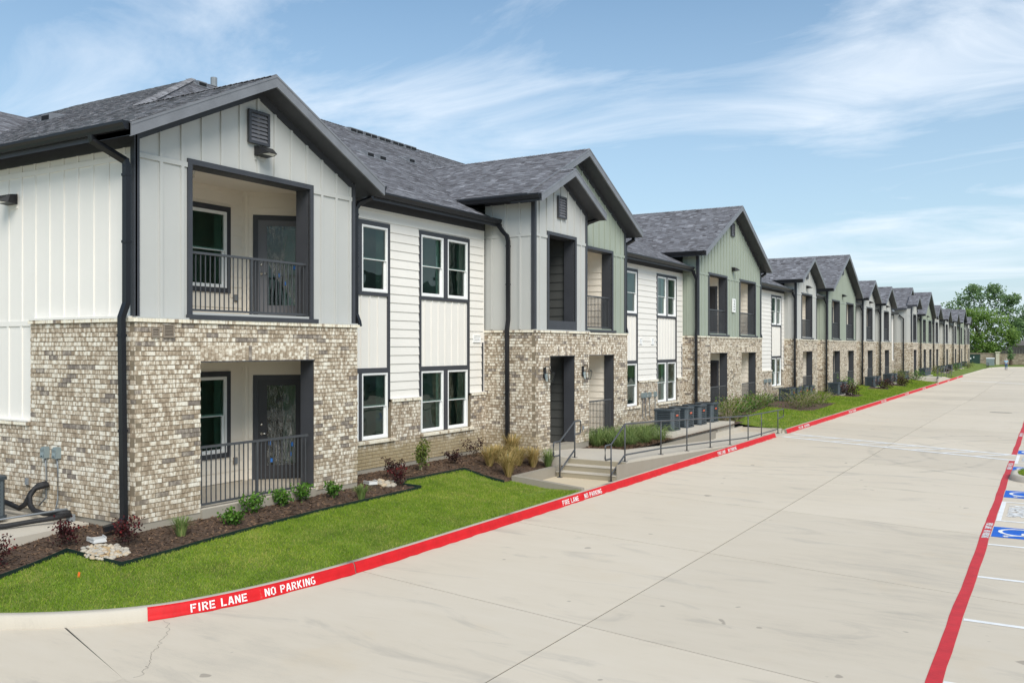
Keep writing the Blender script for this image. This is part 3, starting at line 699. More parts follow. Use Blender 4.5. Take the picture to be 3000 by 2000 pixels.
    # side siding
    if side:
        m = MB(); F2 = FY(y0 + .07); ze = za - PIT * (yc - y0) - .16
        fbox(m, F2, Xin, X - .09, 3.2, ze, -.05, 0); sw = m.build('side_wall', M[side_col or col], BLD)
        a = X - .09 - .45
        while a > Xin + .05:
            batten(sw, F2, a, 3.22, BZ0, M[side_col or col], w=w * .6); batten(sw, F2, a, BZ1, ze - .15, M[side_col or col], w=w * .6); a -= .45
        b = MB(); fbox(b, F2, Xin, X - .17, BZ0, BZ1, 0, .018); b.build('band_board', M[side_col or col], sw)
        t = MB(); fbox(t, F2, X - .17, X - .05, 3.215, ze, 0, .03); fbox(t, F2, Xin, X - .17, ze - .16, ze, 0, .026); t.build('side_trim', M['trim'], BLD)
        m = MB(); fbox(m, FY(y1 - .07), Xin, X - .09, 3.2, ze, -.05, 0); fbox(m, FY(y1 - .0), Xin, X - .1, -.4, 3.2, 0, .09); m.build('far_side_wall', M[side_col or col], BLD)
    # roof
    if roof:
        lh = (yc - y0 + oh) if left_eave is None else left_eave; rh = y1 - yc + oh
        zt = lambda x, y: za - PIT * abs(y - yc)
        xr = (za - 5.85) / -.5; xr = xr if xback is None else xback
        zl, zrr = za - PIT * lh, za - PIT * rh
        xl = (zl - 5.85) / -.5; xrt = (zrr - 5.85) / -.5
        if xback is not None: xl = xrt = xback
        A = slab_roof('gable_roof', [(xf, yc - lh), (xf, yc), (xr - .05, yc), (xl - .05, yc - lh)], zt)
        Bq = slab_roof('gable_roof', [(xf, yc), (xf, yc + rh), (xrt - .05, yc + rh), (xr - .05, yc)], zt)
        kp = (lambda x, y, z: z > front_z(x) - .02) if xback is None else (lambda x, y, z: True)
        sl = math.hypot(1, PIT)
        if lsh: shingles(A, (xf, yc - lh, zl), (-1, 0, 0), (0, 1, PIT), xf - xr, lh * sl, kp, wmul=w, scale=1.0 if y0 < 60 else 1.3)
        shingles(Bq, (xf, yc + rh, zrr), (-1, 0, 0), (0, -1, PIT), min(xf - xr, 1.0), rh * sl, kp, wmul=w * .1, scale=1.8)
        ridge_caps(A, (xf, yc, za + .004), (xr, yc, za + .004), (0, -1, -PIT), (0, 1, -PIT))
        # rake boards with a thin drip edge
        for k, (p, q) in enumerate(((yc - lh, yc), (yc, yc + rh))):
            t = MB(); zp, zq = zt(0, p), zt(0, q)
            def slant(t, o0, o1, d0, d1): t.raw([(xf + d0, p, zp + o0), (xf + d0, q, zq + o0), (xf + d1, q, zq + o0), (xf + d1, p, zp + o0), (xf + d0, p, zp + o1), (xf + d0, q, zq + o1), (xf + d1, q, zq + o1), (xf + d1, p, zp + o1)], HEX)
            slant(t, -.205, -.035, -.02, .020); fb = t.build('rake_board', M['rake'], BLD)
            t = MB(); slant(t, -.035, .006, -.02, .028); t.build('drip_edge', M['rake'], fb)
        xw = X - .07
        if gutl: gutter((xf - .03, yc - lh, zl + .005), (max(xl - .1, -4.5), yc - lh, zl + .005), (0, -1, 0))
        gutter((xf - .03, yc + rh, zrr + .005), (max(xrt - .1, -3), yc + rh, zrr + .005), (0, 1, 0))
        GAB.append((yc, lh, rh, za, xf))
    if recs:
        for o, dr in zip(up, list(doors) + [None] * 9): recess(X - .07, o[0], o[1], zf_up, o[3] + .1, w=w * .4, doorx=dr)
        for (a, b), dr in zip(lo, list(doors) + [None] * 9): recess(X, a, b, 0.0, 2.6, w=w * .4, doorx=dr)
    for o, f in zip(up, list(rails) + [True] * 4):
        if f: railing(FX(X - .07), o[0] + .01, o[1] - .01, o[2] - .02, post=(o[1] - o[0] > 2.6), w=w)
    for (a, b), f in zip(lo, list(rails) + [True] * 4):
        if f: railing(FX(X), a + .01, b - .13, 0.0, post=(b - a > 2.6), d=-.06, w=w)
    return wall
M['rake'] = simple('grey_fascia_paint', (0.185, 0.192, 0.21), 0.45, 0.12, 3.0, vec_sc=(1, 1, 1))

UPB, UPT = 3.32, 5.79
# nearest grey bay
BIG_OH = 0.37
bay(0, 9.01, 14.27, 11.61, 7.585, 'grey', [(10.14, 12.93, UPB, UPT)], [(10.28, 13.0)], -1.2, recs=False, side=False, roof=True, rails=(True,), gutl=False, lsh=False)
louvre(FX(-.05), 11.6, 6.40, 7.0, .50)
def bay_near_patio(zf, zc, X):
    # back wall with window, then a wall at forty-five degrees with the door
    F = FX(-1.95); m = MB(); Yk = 13.03
    w0, w1, wz0, wz1 = 11.55, 12.53, zf + .61, zf + 2.14
    for a0, a1, z0, z1 in ((9.3, w0, zf, zc), (w1, Yk, zf, zc), (w0, w1, zf, wz0), (w0, w1, wz1, zc)): fbox(m, F, a0, a1, z0, z1, -.06, 0)
    m.box(-1.95, X - .1, 9.24, 9.3, zf, zc); m.box(-1.95, X - .1, 9.24, 14.2, zc, zc + .05); m.box(-1.0, X - .1, 14.1, 14.16, zf, zc)
    o = m.build('balcony_lining', M['cream'], BLD)
    lap(o, F, 9.3, Yk - .09, zf + .02, zc, M['cream'], holes=[(w0 - .1, w1 + .1, wz0 - .09, wz1 + .11)], w=.8)
    t = MB(); frame_ring(t, F, w0 - .1, w1 + .1, wz0 - .09, wz1 + .11, .10, 0, .032); t.build('window_trim', M['trim'], BLD)
    window(F, w0, w1, wz0, wz1)
    s2 = math.sqrt(.5); D = Fr((-1.95, Yk, 0), (s2, s2, 0), (s2, -s2, 0))
    m = MB(); L = 1.52; d0, d1 = .26, 1.19
    for a0, a1, z0, z1 in ((0, d0, zf, zc), (d1, L, zf, zc), (d0, d1, zf + 2.07, zc)): fbox(m, D, a0, a1, z0, z1, -.06, 0)
    dw = m.build('balcony_lining', M['cream'], BLD)
    lap(dw, D, .07, L, zf + .02, zc, M['cream'], holes=[(d0 - .11, d1 + .11, zf, zf + 2.18)], w=.8)
    t = MB(); fbox(t, D, -.03, .06, zf, zc, 0, .024); fbox(t, F, Yk - .09, Yk, zf, zc, 0, .024); t.build('inner_corner_trim', M['cream'], BLD)
    door(D, d0, d1, zf, zf + 2.06, film=1 if zf < 1 else 2, mat='door_dark' if zf < 1 else 'door')
    if zf < 1:
        h = MB(); c = D.p(d0 + .07, .95, .012); h.cone(c, c + D.n * .03, .028, .028, 12); h.pipe([c + D.n * .03, c + D.n * .055, c + D.n * .058 + D.u * .11], .010); h.build('door_handle', M['chrome'], BLD, True)
        h = MB(); h.cone(D.p(d0 + .07, 1.14, .012), D.p(d0 + .07, 1.14, .032), .03, .026, 12); h.build('deadbolt', M['chrome'], BLD, True)
    fl = MB(); fl.box(-1.95, X - .02, 9.3, 14.1, zf - .12, zf); fl.build('balcony_floor', M['conc'], BLD)
bay_near_patio(0.0, 2.6, 0.0); bay_near_patio(3.3, 5.93, -.07)
tq = MB(); tq.cone((-1.0, 10.95, 5.93), (-1.0, 10.95, 5.86), .035, .02, 8); tq.cone((-1.0, 10.95, 5.86), (-1.0, 10.95, 5.80), .012, .03, 8); tq.build('sprinkler_head', M['chrome'], BLD)

# white end wall of that bay, facing the camera's left
FL = FY(9.01)
def end_wall():
    m = MB(); m.box(-24, -.305, 9.03, 9.3, -.5, -.05); m.build('foundation', M['slab'], BLD)
    brick_wall(FL, -2.815, -.001, -.05, 3.2, w=1.3, capw=0.03)
    brick_wall(FL, -7.0, -2.82, -.05, 1.45, w=1.3, capw=0)
    F = FY(9.08); m = MB(); fbox(m, F, -12, -.09, 1.4, 6.2, -.06, 0); wl = m.build('end_wall', M['white'], BLD)
    for k in range(22):
        a = -.35 - .4065 * k; bd = .016
        zb = 3.215 if a > -2.85 else 1.46
        if zb < 2:
            batten(wl, F, a, 1.46, 3.10, M['white'], d=bd); batten(wl, F, a, 3.19, 5.70, M['white'], d=bd)
        else: batten(wl, F, a, 3.215, 5.70, M['white'], d=bd)
        batten(wl, F, a, 5.79, 5.92, M['white'], d=bd)
    b = MB(); fbox(b, F, -12, -.17, 5.70, 5.79, 0, .019); b.build('band_board', M['white'], wl)
    b = MB(); fbox(b, F, -12, -2.86, 3.10, 3.19, 0, .019); b.build('band_board', M['white'], wl)
    b = MB(); fbox(b, F, -2.8, -.12, 3.19, 3.225, 0, .11); b.build('sill_flashing', M['white'], wl)
    b = MB(); fbox(b, F, -12, -2.83, 1.445, 1.47, 0, .11); b.build('sill_flashing', M['white'], wl)
    t = MB(); fbox(t, F, -.17, -.04, 3.215, 6.15, 0, .03); fbox(t, F, -12, -.17, 5.90, 6.17, 0, .028); t.build('side_trim', M['trim'], BLD)
end_wall()
g_hip = lambda x, y: hip_z(y)
HIP = slab_roof('hip_roof', [(.385, 8.64), (.385, 11.6), (-3.4, 11.6), (-9.8, 18.1), (-30, 18.1), (-30, 8.64)], lambda x, y: hip_z(y) - .008)
shingles(HIP, (.40, 8.64, 6.13), (-1, 0, 0), (0, 1, .487), 16, 10.6, lambda x, y, z: y < 11.58 or z < front_z(x) + .005)
ridge_caps(HIP, (-3.5, 11.66, 7.62), (-9.8, 18.15, 10.78), (-.7, -.3, -.1), (.5, .6, -.2), .12)
gutter((.37, 8.64, 6.135), (-24, 8.64, 6.135), (0, -1, 0))
downspout([(-.46, 8.58, 6.02), (-.46, 8.60, 5.93), (-.12, 8.93, 5.64), (-.10, 8.93, 5.55), (-.10, 8.93, 3.42), (-.12, 8.86, 3.2), (-.12, 8.86, 3.1), (-.12, 8.90, .06), (-.14, 8.85, -.02), (-.22, 8.62, -.07)], (1, 0, 0))
# a further gable behind, and roof vents
SG = slab_roof('gable_roof', [(-11.9, 5.0), (-11.9, 14.62), (-6.9, 9.55), (-6.9, 5.0)], lambda x, y: 9.05 + .49 * (-11.9 - x))
shingles(SG, (-6.9, 14.6, 6.6), (0, -1, 0), (-1, 0, .49), 6.5, 5.56, lambda x, y, z: z > hip_z(y) - .02)

# ------------------------------------------------------------------ stair tower and the green bay behind it
bay(0, 20.94, 28.03, 24.31, 8.67, 'green', [(24.42, 26.90, UPB, UPT)], [(24.45, 26.97)], -1.2, side=False, left_eave=3.75, rails=(True,), gutl=False, fy0=24.17)
louvre(FX(-.05), 24.3, 7.45, 8.0, .45)
TOWER_X = .46
def tower(X, y0, y1, yc, za, Xin, w=1.0, detail=True, ro=True):
    bay(X, y0, y1, yc, za, 'grey', [(y0 + .82, y1 - .82, 3.47, 5.84)], [(y0 + .80, y1 - .92)], Xin, xf=X + .39, recs=False, rails=(False,), xback=X - .50, left_eave=1.95, gutl=False, w=w)
    m = MB(); FYr = FY(y1 - .72)
    fbox(m, FYr, X - 7, X - .1, -.12, 6.2, -.05, 0); m.box(X - 7.05, X - 7, y0 + .1, y1, -.12, 6.2); m.box(X - 7, X - .1, y0 + .09, y0 + .14, -.12, 6.2); m.box(X - 7, X - .1, y0 + .1, y1, 5.95, 6.0); m.box(X - 7, X - 1.4, y0 + .1, y1, 3.05, 3.3)
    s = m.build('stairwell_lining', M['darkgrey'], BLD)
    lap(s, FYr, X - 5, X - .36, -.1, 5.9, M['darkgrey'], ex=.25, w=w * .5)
    if detail:
        q = MB(); q.hexa([(X - 4.2, y0 + .2, .2), (X - 4.2, y0 + 1.15, .2), (X - 4.0, y0 + 1.15, .2), (X - 4.0, y0 + .2, .2), (X - 1.0, y0 + .2, 3.0), (X - 1.0, y0 + 1.15, 3.0), (X - .75, y0 + 1.15, 3.0), (X - .75, y0 + .2, 3.0)]); q.build('stair_underside', M['wood'], BLD)
    f = MB(); f.box(X - 7, X - .02, y0 + .1, y1 - .05, -.3, -.10); f.build('breezeway_floor', M['conc'], BLD)
tower(TOWER_X, 20.94, 24.16, 22.5, 7.725, -1.2)
louvre(FX(TOWER_X - .05), 22.5, 6.36, 6.98, .50)
gutter((TOWER_X + .36, 20.55, 6.76), (-1.75, 20.55, 6.76), (0, -1, 0))
downspout([(.58, 24.53, 6.68), (.58, 24.53, 6.58), (.36, 24.30, 6.46), (.26, 24.24, 6.36), (.26, 24.24, 3.4)], (1, 0, 0))
# white walls
def white_wall(X, y0, y1, cols, zt=5.64, zb=3.92, lt=2.25, led=1.50, soff=5.94, w=1.0, eave=None):
    F = FX(X); FBk = FX(X + .07); m = MB(); ranges = [(c[0], c[1]) for c in cols]
    for s0, s1 in cut(y0, y1, ranges): fbox(m, F, s0, s1, 1.3, soff + .2, -.08, 0)
    for c in cols: fbox(m, F, c[0], c[1], zt - .02, soff + .2, -.08, 0); fbox(m, F, c[0], c[1], lt - .02, zb + .02, -.08, 0)
    wall = m.build('siding_wall', M['white'], BLD)
    holes = [(c[0], c[1], 0, zt) for c in cols]
    lap(wall, F, y0, y1 - .05, led, soff, M['white'], holes=holes, w=w)
    t = MB(); fbox(t, F, y1 - .05, y1, led, soff, 0, .026); fbox(t, F, y0, y1 - .05, soff - .06, soff, .0, .024); t.build('corner_board', M['white'], wall)
    if y1 < 52: t = MB(); fbox(t, F, y1 - .125, y1 - .055, led + .015, 2.86, .0, .034); t.build('meeting_trim', M['trim'], BLD)
    t = MB(); fbox(t, F, y0, y1, soff, soff + .22, -.02, .03); t.build('eave_frieze', M['trim'], BLD)
    ops = [(c[0], c[1], .60, 9) for c in cols]
    m = MB(); m.box(X - .25, X + .055, y0, y1, -.5, -.05); m.build('foundation', M['slab'], BLD)
    bw = brick_wall(FBk, y0, y1, -.05, led, ops, capw=0, lintel=False, w=w, cap_holes=ranges)
    fl = MB()
    for s0, s1 in cut(y0, y1, ranges): fbox(fl, F, s0, s1, led - .006, led + .012, 0, .10)
    fl.build('sill_flashing', M['white'], wall)
    for c0, c1, wins in cols:
        rowlock(bw, FBk, c0 - .02, c1 + .10, .515, .595, .055, w)
        t = MB()
        fbox(t, F, c0, c0 + .085, led if True else .6, zt, -.02, .036); fbox(t, F, c1 - .085, c1, led, zt, -.02, .036)
        fbox(t, F, c0 + .085, c1 - .085, zt - .10, zt, -.02, .036); fbox(t, F, c0 + .085, c1 - .085, zb, zb + .085, -.02, .036); fbox(t, F, c0 + .085, c1 - .085, lt - .115, lt, -.02, .036)
        edges = [(c0 + .085, wins[0][0])] + [(a[1], b[0]) for a, b in zip(wins, wins[1:])] + [(wins[-1][1], c1 - .085)]
        for e0, e1 in edges:
            if e1 - e0 > .012: fbox(t, F, e0, e1, zb + .085, zt - .10, -.02, .030); fbox(t, F, e0, e1, .6, lt - .115, -.02, .030)
        t.build('window_trim', M['trim'], BLD)
        for k in range(20):
            a = c0 + .26 + .30 * k
            if a > c1 - .15: break
            batten(wall, F, a, lt, zb, M['white'], wd=.05, d=.018, w=w)
        for a, b in wins:
            window(F, a, b, zb + .09, zt - .10); window(F, a, b, .605, lt - .115)
    WHITE.append((y0, y1, X))
white_wall(-1.2, 14.2, 20.93, [(14.62, 16.79, [(14.75, 15.66), (15.78, 16.71)]), (17.94, 20.19, [(18.03, 18.98), (19.17, 20.10)])])
white_wall(-.75, 28.0, 35.30, [(29.50, 30.62, [(29.58, 30.54)]), (32.46, 34.60, [(32.54, 33.46), (33.60, 34.52)])], zt=5.57, zb=3.87, lt=2.25, soff=5.75, w=.5)
# other bays along the row
def double_bay(y0, y1, w=.4, doors=(0.50, None), vent=True, lo=None):
    yc = (y0 + y1) / 2
    u = [(y0 + 1.34, y0 + 3.70, UPB, UPT), (y1 - 3.46, y1 - 1.0, UPB, UPT)]
    l = [(y0 + 1.33, y0 + 3.68), (y1 - 3.42, y1 - 1.05)]
    bay(0, y0, y1, yc, 9.06, 'green', u, l, -.75, doors=doors, w=w)
    if vent: louvre(FX(-.05), yc - .05, 7.72, 8.32, .5)
def single_bay(y0, y1, col='grey', w=.25, za=7.97):
    yc = (y0 + y1) / 2; u = [(yc - 1.25, yc + 1.25, UPB, UPT)]; l = [(yc - 1.22, yc + 1.22)]
    bay(0, y0, y1, yc, za, col, u, l, -.75, w=w, side_col=col); louvre(FX(-.05), yc, 6.75, 7.25, .45)
double_bay(35.30, 44.48)
white_wall(-.75, 44.5, 51.68, [(48.9, 51.02, [(48.98, 49.90), (50.02, 50.94)])], zt=5.57, zb=3.87, soff=5.75, w=.3)
single_bay(51.68, 56.78)
white_wall(-.75, 56.8, 59.95, [], soff=5.75, w=.2)
double_bay(59.95, 69.6, w=.2)
white_wall(-.75, 69.6, 72.7, [], soff=5.75, w=.1)
single_bay(72.7, 78.0, w=.15)
white_wall(-.75, 78.0, 81.0, [], soff=5.75, w=.1)
single_bay(81.0, 86.6, w=.15)
white_wall(-.75, 86.6, 92.6, [], soff=5.75, w=.1)
bay(0, 93.2, 101.2, 97.3, 8.66, 'green', [(97.6, 99.9, UPB, UPT)], [(97.6, 99.9)], -.75, side=False, w=.1, left_eave=4.4, gutl=False, rails=(True,), fy0=97.02)
tower(.9, 93.2, 97.0, 95.2, 7.75, -.75, w=.1, detail=False)
white_wall(-.75, 101.2, 108.4, [], soff=5.75, w=.1)
double_bay(108.4, 118.6, w=.1, vent=False)
white_wall(-.75, 118.6, 121.0, [], soff=5.75, w=.1)
single_bay(121.0, 126.4, w=.1)
white_wall(-.75, 126.4, 133.4, [], soff=5.75, w=.1)
single_bay(133.4, 138.8, w=.1)
white_wall(-.75, 138.8, 146.2, [], soff=5.75, w=.1)
single_bay(146.2, 151.2, w=.1)
white_wall(-.75, 151.2, 157.0, [], soff=5.75, w=.1)
bay(0, 157.0, 164.4, 161.0, 8.8, 'green', [(158.2, 160.2, UPB, UPT)], [(158.2, 160.2)], -.75, w=.1)
bay(.5, 164.6, 168.4, 166.5, 7.7, 'grey', [(165.6, 167.4, UPB, UPT)], [(165.6, 167.4)], -.75, w=.1, xf=.85)

# main roof slopes with eaves over the white walls
EAVE = []
for y0, y1, X in WHITE:
    xe = X + .45; EAVE.append((y0, y1, xe))
    slab_roof('eave_roof', [(xe, y0), (xe, y1), (-2.5, y1), (-2.5, y0)], lambda x, y: front_z(x) - .006)
    gutter((xe, y0, front_z(xe) - .0), (xe, y1 + .05 if X < -1 else y1 - .05, front_z(xe)), (1, 0, 0))
MAIN = slab_roof('main_roof', [(-2.45, 10.7), (RX, 18.15), (RX, YEND), (-2.45, YEND)], lambda x, y: front_z(x) - .004)
slab_roof('main_roof', [(RX, 18.15), (-19, 27.0), (-19, YEND), (RX, YEND)], lambda x, y: RZ - .5 * (RX - x))
XE1 = -.75; SLN = math.hypot(1, .5)
shingles(MAIN, (XE1, 12.0, front_z(XE1)), (0, 1, 0), (-1, 0, .5), 14.5, (XE1 - RX) * SLN, lambda x, y, z: near_front(x, y, z) and (x < -2.4 or 14.2 < y < 20.93))
shingles(MAIN, (-.3, 26.5, front_z(-.3)), (0, 1, 0), (-1, 0, .5), 12, 5 * SLN, lambda x, y, z: near_front(x, y, z), wmul=.6)
shingles(MAIN, (-5.3, 26.5, front_z(-5.3)), (0, 1, 0), (-1, 0, .5), 6, 4.5 * SLN, lambda x, y, z: near_front(x, y, z), wmul=.6)
shingles(MAIN, (-.3, 44, front_z(-.3)), (0, 1, 0), (-1, 0, .5), 62, 2.5 * SLN, lambda x, y, z: near_front(x, y, z) and any(a < y < b for a, b, q in WHITE), wmul=.2, scale=1.4)
ridge_caps(MAIN, (RX, 18.2, RZ + .005), (RX, 60, RZ + .005), (1, 0, -.5), (-1, 0, -.5))
# roof vents: boxes on the slope
def roof_vent(x, y, zf, ax, wd=.30, ln_=.38, h=.15, name='roof_vent'):
    m = MB(); w2 = wd / 2
    def T(a, b, k):                       # a across the slope, b down it
        X, Y = (x + b, y + a) if ax == 'x' else (x + a, y - b)
        return (X, Y, zf(X, Y) + k)
    m.raw([T(-w2, 0, .0), T(w2, 0, .0), T(w2, ln_, .0), T(-w2, ln_, .0), T(-w2 * .75, .06, .06), T(w2 * .75, .06, .06), T(w2, ln_, h), T(-w2, ln_, h)], HEX)
    o = m.build(name, M['rake'], BLD); q = MB(); q.raw([T(-w2 * .9, ln_ + .004, .02), T(w2 * .9, ln_ + .004, .02), T(w2 * .9, ln_ + .004, h - .03), T(-w2 * .9, ln_ + .004, h - .03)], [(0, 1, 2, 3)]); q.build('vent_mouth', M['acdark'], o)
    f = MB(); f.raw([T(-w2 - .08, -.04, .014), T(w2 + .08, -.04, .014), T(w2 + .08, ln_ + .10, .018), T(-w2 - .08, ln_ + .10, .018)], [(0, 1, 2, 3)]); f.build('flashing', M['conduit'], o)
fz = lambda x, y: front_z(x)
for k in range(5):
    for e in (0, .34): roof_vent(-9.55, 24.75 + k * .80 + e, fz, 'x', .34, .34, .15)
for y, x in ((20.75, -5.45), (21.32, -5.45), (24.2, -6.55)): roof_vent(x, y, fz, 'x')
roof_vent(-9.35, 17.85, fz, 'x'); roof_vent(-9.75, 13.95, lambda x, y: hip_z(y), 'y', .36, .42, .17)
m = MB(); m.cone((-9.9, 19.05, 10.6), (-9.9, 19.05, 11.05), .10, .10, 12); m.build('vent_pipe', M['conduit'], BLD)
# downspouts along the row
downspout([(-.64, 14.50, 6.02), (-.60, 14.62, 5.93), (-.62, 14.42, 5.78), (-.62, 14.36, 5.7), (-.62, 14.36, 3.36), (-.58, 14.40, 3.24)], (1, 0, 0)) if False else None
downspout([(.02, 14.66, 6.0), (.02, 14.66, 5.86), (-.10, 14.42, 5.72), (-.12, 14.34, 5.62), (-.12, 14.34, 3.42), (-.06, 14.36, 3.26), (-.04, 14.36, 3.16)], (1, 0, 0))
downspout([(-.66, 20.9, 6.10), (-.66, 20.9, 6.02), (-.52, 20.88, 5.86), (-.40, 20.86, 5.76), (-.36, 20.86, 5.6), (-.36, 20.86, 3.48), (-.36, 20.80, 3.22), (-.36, 20.83, .05), (-.38, 20.78, -.03), (-.40, 20.6, -.08)], (1, 0, 0))
for y, x in ((35.3, -.11), (51.68, -.11), (59.95, -.11), (72.7, -.11), (81.0, -.11), (93.2, .1), (108.4, -.11), (121.0, -.11), (133.4, -.11), (146.2, -.11), (157.0, -.11), (164.6, .1)):
    downspout([(-.24, y - .04, 5.86), (-.24, y - .04, 5.76), (x, y - .06, 5.48), (x, y - .06, 5.36), (x, y - .06, 3.5), (x, y - .12, 3.2), (x, y - .10, .0), (x, y - .3, -.1)], (1, 0, 0))
for y in (28.03, 44.48):
    downspout([(.05, y + .40, 6.5), (.05, y + .40, 6.38), (-.1, y + .1, 6.2), (-.1, y + .06, 6.1), (-.1, y + .06, 3.4), (-.05, y + .08, 3.2)], (1, 0, 0))

# ------------------------------------------------------------------ ground, road, kerb
ROAD = -.68
KP = [(-26, 4.75), (-8, 4.75), (-4, 4.85), (-2, 5.02), (-.6, 5.26), (.5, 5.62), (1.35, 6.08), (2.0, 6.56), (2.45, 7.0), (2.72, 7.4), (2.92, 7.9), (3.10, 8.6), (3.22, 9.4), (3.29, 10.4), (3.31, 12), (3.31, 34.42)]
def ground_z(x, y):
    if y > 12: d = 3.14 - x
    else:
        d = 99
        for (ax, ay), (bx, by) in zip(KP, KP[1:]):
            ux, uy = bx - ax, by - ay; t = max(0, min(1, ((x - ax) * ux + (y - ay) * uy) / (ux * ux + uy * uy)))
            d = min(d, math.hypot(x - ax - ux * t, y - ay - uy * t))
        d = max(0, d - .17)
    hump = .05 * math.sin(y * .45 + 1) * math.sin(max(0, min(1, d / 3)) * math.pi) if y > 36 else 0
    sy = max(0, min(1, (y - 15.2) / 2.6)) if y < 25 else 0; sx = max(0, min(1, (x - .1) / 1.1)); dip = .125 * sy * sy * (3 - 2 * sy) * sx * sx * (3 - 2 * sx) * max(0, min(1, d / .8))
    return min(-.175, -.53 + .112 * max(0, d) + hump) - dip
def sheet(name, polyg, zf, step, mat, dz=0.0, ystep=None):
    bm = bmesh.new(); vs = [bm.verts.new((x, y, 0)) for x, y in polyg]; bm.faces.new(vs)
    xs = [p[0] for p in polyg]; ys = [p[1] for p in polyg]; ystep = ystep or step
    for lo, hi, st, nrm in ((min(xs), max(xs), step, (1, 0, 0)), (min(ys), max(ys), ystep, (0, 1, 0))):
        k = lo + st
        while k < hi:
            bmesh.ops.bisect_plane(bm, geom=bm.verts[:] + bm.edges[:] + bm.faces[:], plane_co=(k if nrm[0] else 0, k if nrm[1] else 0, 0), plane_no=nrm); k += st
    bmesh.ops.triangulate(bm, faces=bm.faces[:])
    for v in bm.verts: v.co.z = zf(v.co.x, v.co.y) + dz
    me = bpy.data.meshes.new(name); bm.to_mesh(me); bm.free(); me.materials.append(mat)
    return link(name, me)
g = MB(); g.poly([(-900, -600, -.80), (900, -600, -.80), (900, 1400, -.80), (-900, 1400, -.80)]); struct(g.build('ground', M['meadow']))
# concrete road: slabs over a dark joint bed
g = MB(); g.poly([(-26, -14, -.687), (30, -14, -.687), (30, 190, -.687), (-26, 190, -.687)])
road = struct(g.build('road', M['jointdark']))
def jx(y): return 7.30 + .5 * min(1, max(0, (y - 7) / 75)) + .06 * math.sin(y * .12)      # the long joint wanders a little
def ty(k, x): return 9.90 + 4.55 * k - .16 * (x - 7.4)
GAP = .009
def slab(p):
    m = MB(); n = len(p); m.raw([(x, y, -.76) for x, y in p] + [(x, y, ROAD) for x, y in p], [tuple(range(n, 2 * n))] + [(i, (i + 1) % n, n + (i + 1) % n, n + i) for i in range(n)], random.random())
    m.build('road_slab', M['road'], road)
for k in range(-4, 30):
    for c in range(3):
        def edge(x0, y): return x0
        ya = lambda x: ty(k, x) + GAP; yb = lambda x: ty(k + 1, x) - GAP
        if c == 0: xl, xr = (lambda y: 1.0), (lambda y: jx(y) - GAP)
        elif c == 1: xl, xr = (lambda y: jx(y) + GAP), (lambda y: 15.3 - GAP)
        else: xl, xr = (lambda y: 15.3 + GAP), (lambda y: 24)
        if k < -1 and c == 0: xl = lambda y: 4.1 + GAP
        if k == -1 and c == 0:
            slab([(2.75, 5.6), (4.20, ty(-1, 4.2) + GAP), (xr(5.4), ya(jx(5.4))), (xr(9.9), yb(jx(9.9))), (2.2, yb(2.2)), (1.3, 6.85)] if False else [(4.12, ya(4.12) - .02), (xr(5.4), ya(jx(5.4))), (xr(9.9), yb(jx(9.9))), (2.0, yb(2.0)), (1.2, 6.86)]); continue
        m0 = (ya(7), yb(7)); a = xl(m0[0]); b = xr(m0[0]); c1 = xr(m0[1]); d = xl(m0[1])
        slab([(a, ya(a)), (b, ya(b)), (c1, yb(c1)), (d, yb(d))])
slab([(4.10, -14), (4.10, 5.87), (1.18, 6.83), (-.5, 7.3), (-26, 7.3), (-26, -14)])
g = MB(); g.poly([(1.0, ty(30, 1) + GAP, ROAD), (24, ty(30, 24) + GAP, ROAD), (24, 186, ROAD), (1.0, 180, ROAD)]); g.build('road_slab', M['road'], road)

def path_len(P): 
    L = [0]
    for a, b in zip(P, P[1:]): L.append(L[-1] + math.hypot(b[0] - a[0], b[1] - a[1]))
    return L
def smooth_path(P, n=3):
    for _ in range(n):
        Q = [P[0]]
        for a, b in zip(P, P[1:]): Q += [(a[0] * .75 + b[0] * .25, a[1] * .75 + b[1] * .25), (a[0] * .25 + b[0] * .75, a[1] * .25 + b[1] * .75)]
        P = Q + [P[-1]]
    return P
class Path:
    def __init__(s, P): s.P = P; s.L = path_len(P)
    def at(s, d):
        import bisect
        i = min(max(bisect.bisect_right(s.L, d) - 1, 0), len(s.P) - 2); t = (d - s.L[i]) / max(1e-9, s.L[i + 1] - s.L[i])
        a, b = s.P[i], s.P[i + 1]; ux, uy = b[0] - a[0], b[1] - a[1]; l = math.hypot(ux, uy)
        return (a[0] + ux * t, a[1] + uy * t), (uy / l, -ux / l)
    def s_of_y(s, y):
        return min(np.arange(0, s.L[-1], .02), key=lambda d: abs(s.at(d)[0][1] - y) + (0 if s.at(d)[0][0] > 1 else 50))
    def sweep(s, mb, prof, d0, d1, step, closed=True, jit=0.0):
        n = max(1, int(math.ceil((d1 - d0) / step))); m = len(prof); vs = []
        for k in range(n + 1):
            (x, y), (nx, ny) = s.at(d0 + (d1 - d0) * k / n)
            vs += [(x + nx * (a + (random.uniform(-jit, jit) if j_ == 0 else 0)), y + ny * (a + 0), ROAD + b) if jit and j_ == 0 else (x + nx * a, y + ny * a, ROAD + b) for j_, (a, b) in enumerate(prof)]
        fs = []
        for k in range(n):
            for j in range(m if closed else m - 1): fs.append((k * m + j, k * m + (j + 1) % m, (k + 1) * m + (j + 1) % m, (k + 1) * m + j))
        if closed: fs += [tuple(range(m)), tuple(range(n * m, (n + 1) * m))]
        mb.raw(vs, fs)
KA = Path(smooth_path(KP[:-1], 2) + [KP[-1]])
KB = Path([(3.31, 36.05), (3.36, 60), (3.42, 116), (3.60, 150), (3.9, 163), (5.0, 168.5), (8, 171), (30, 172)])
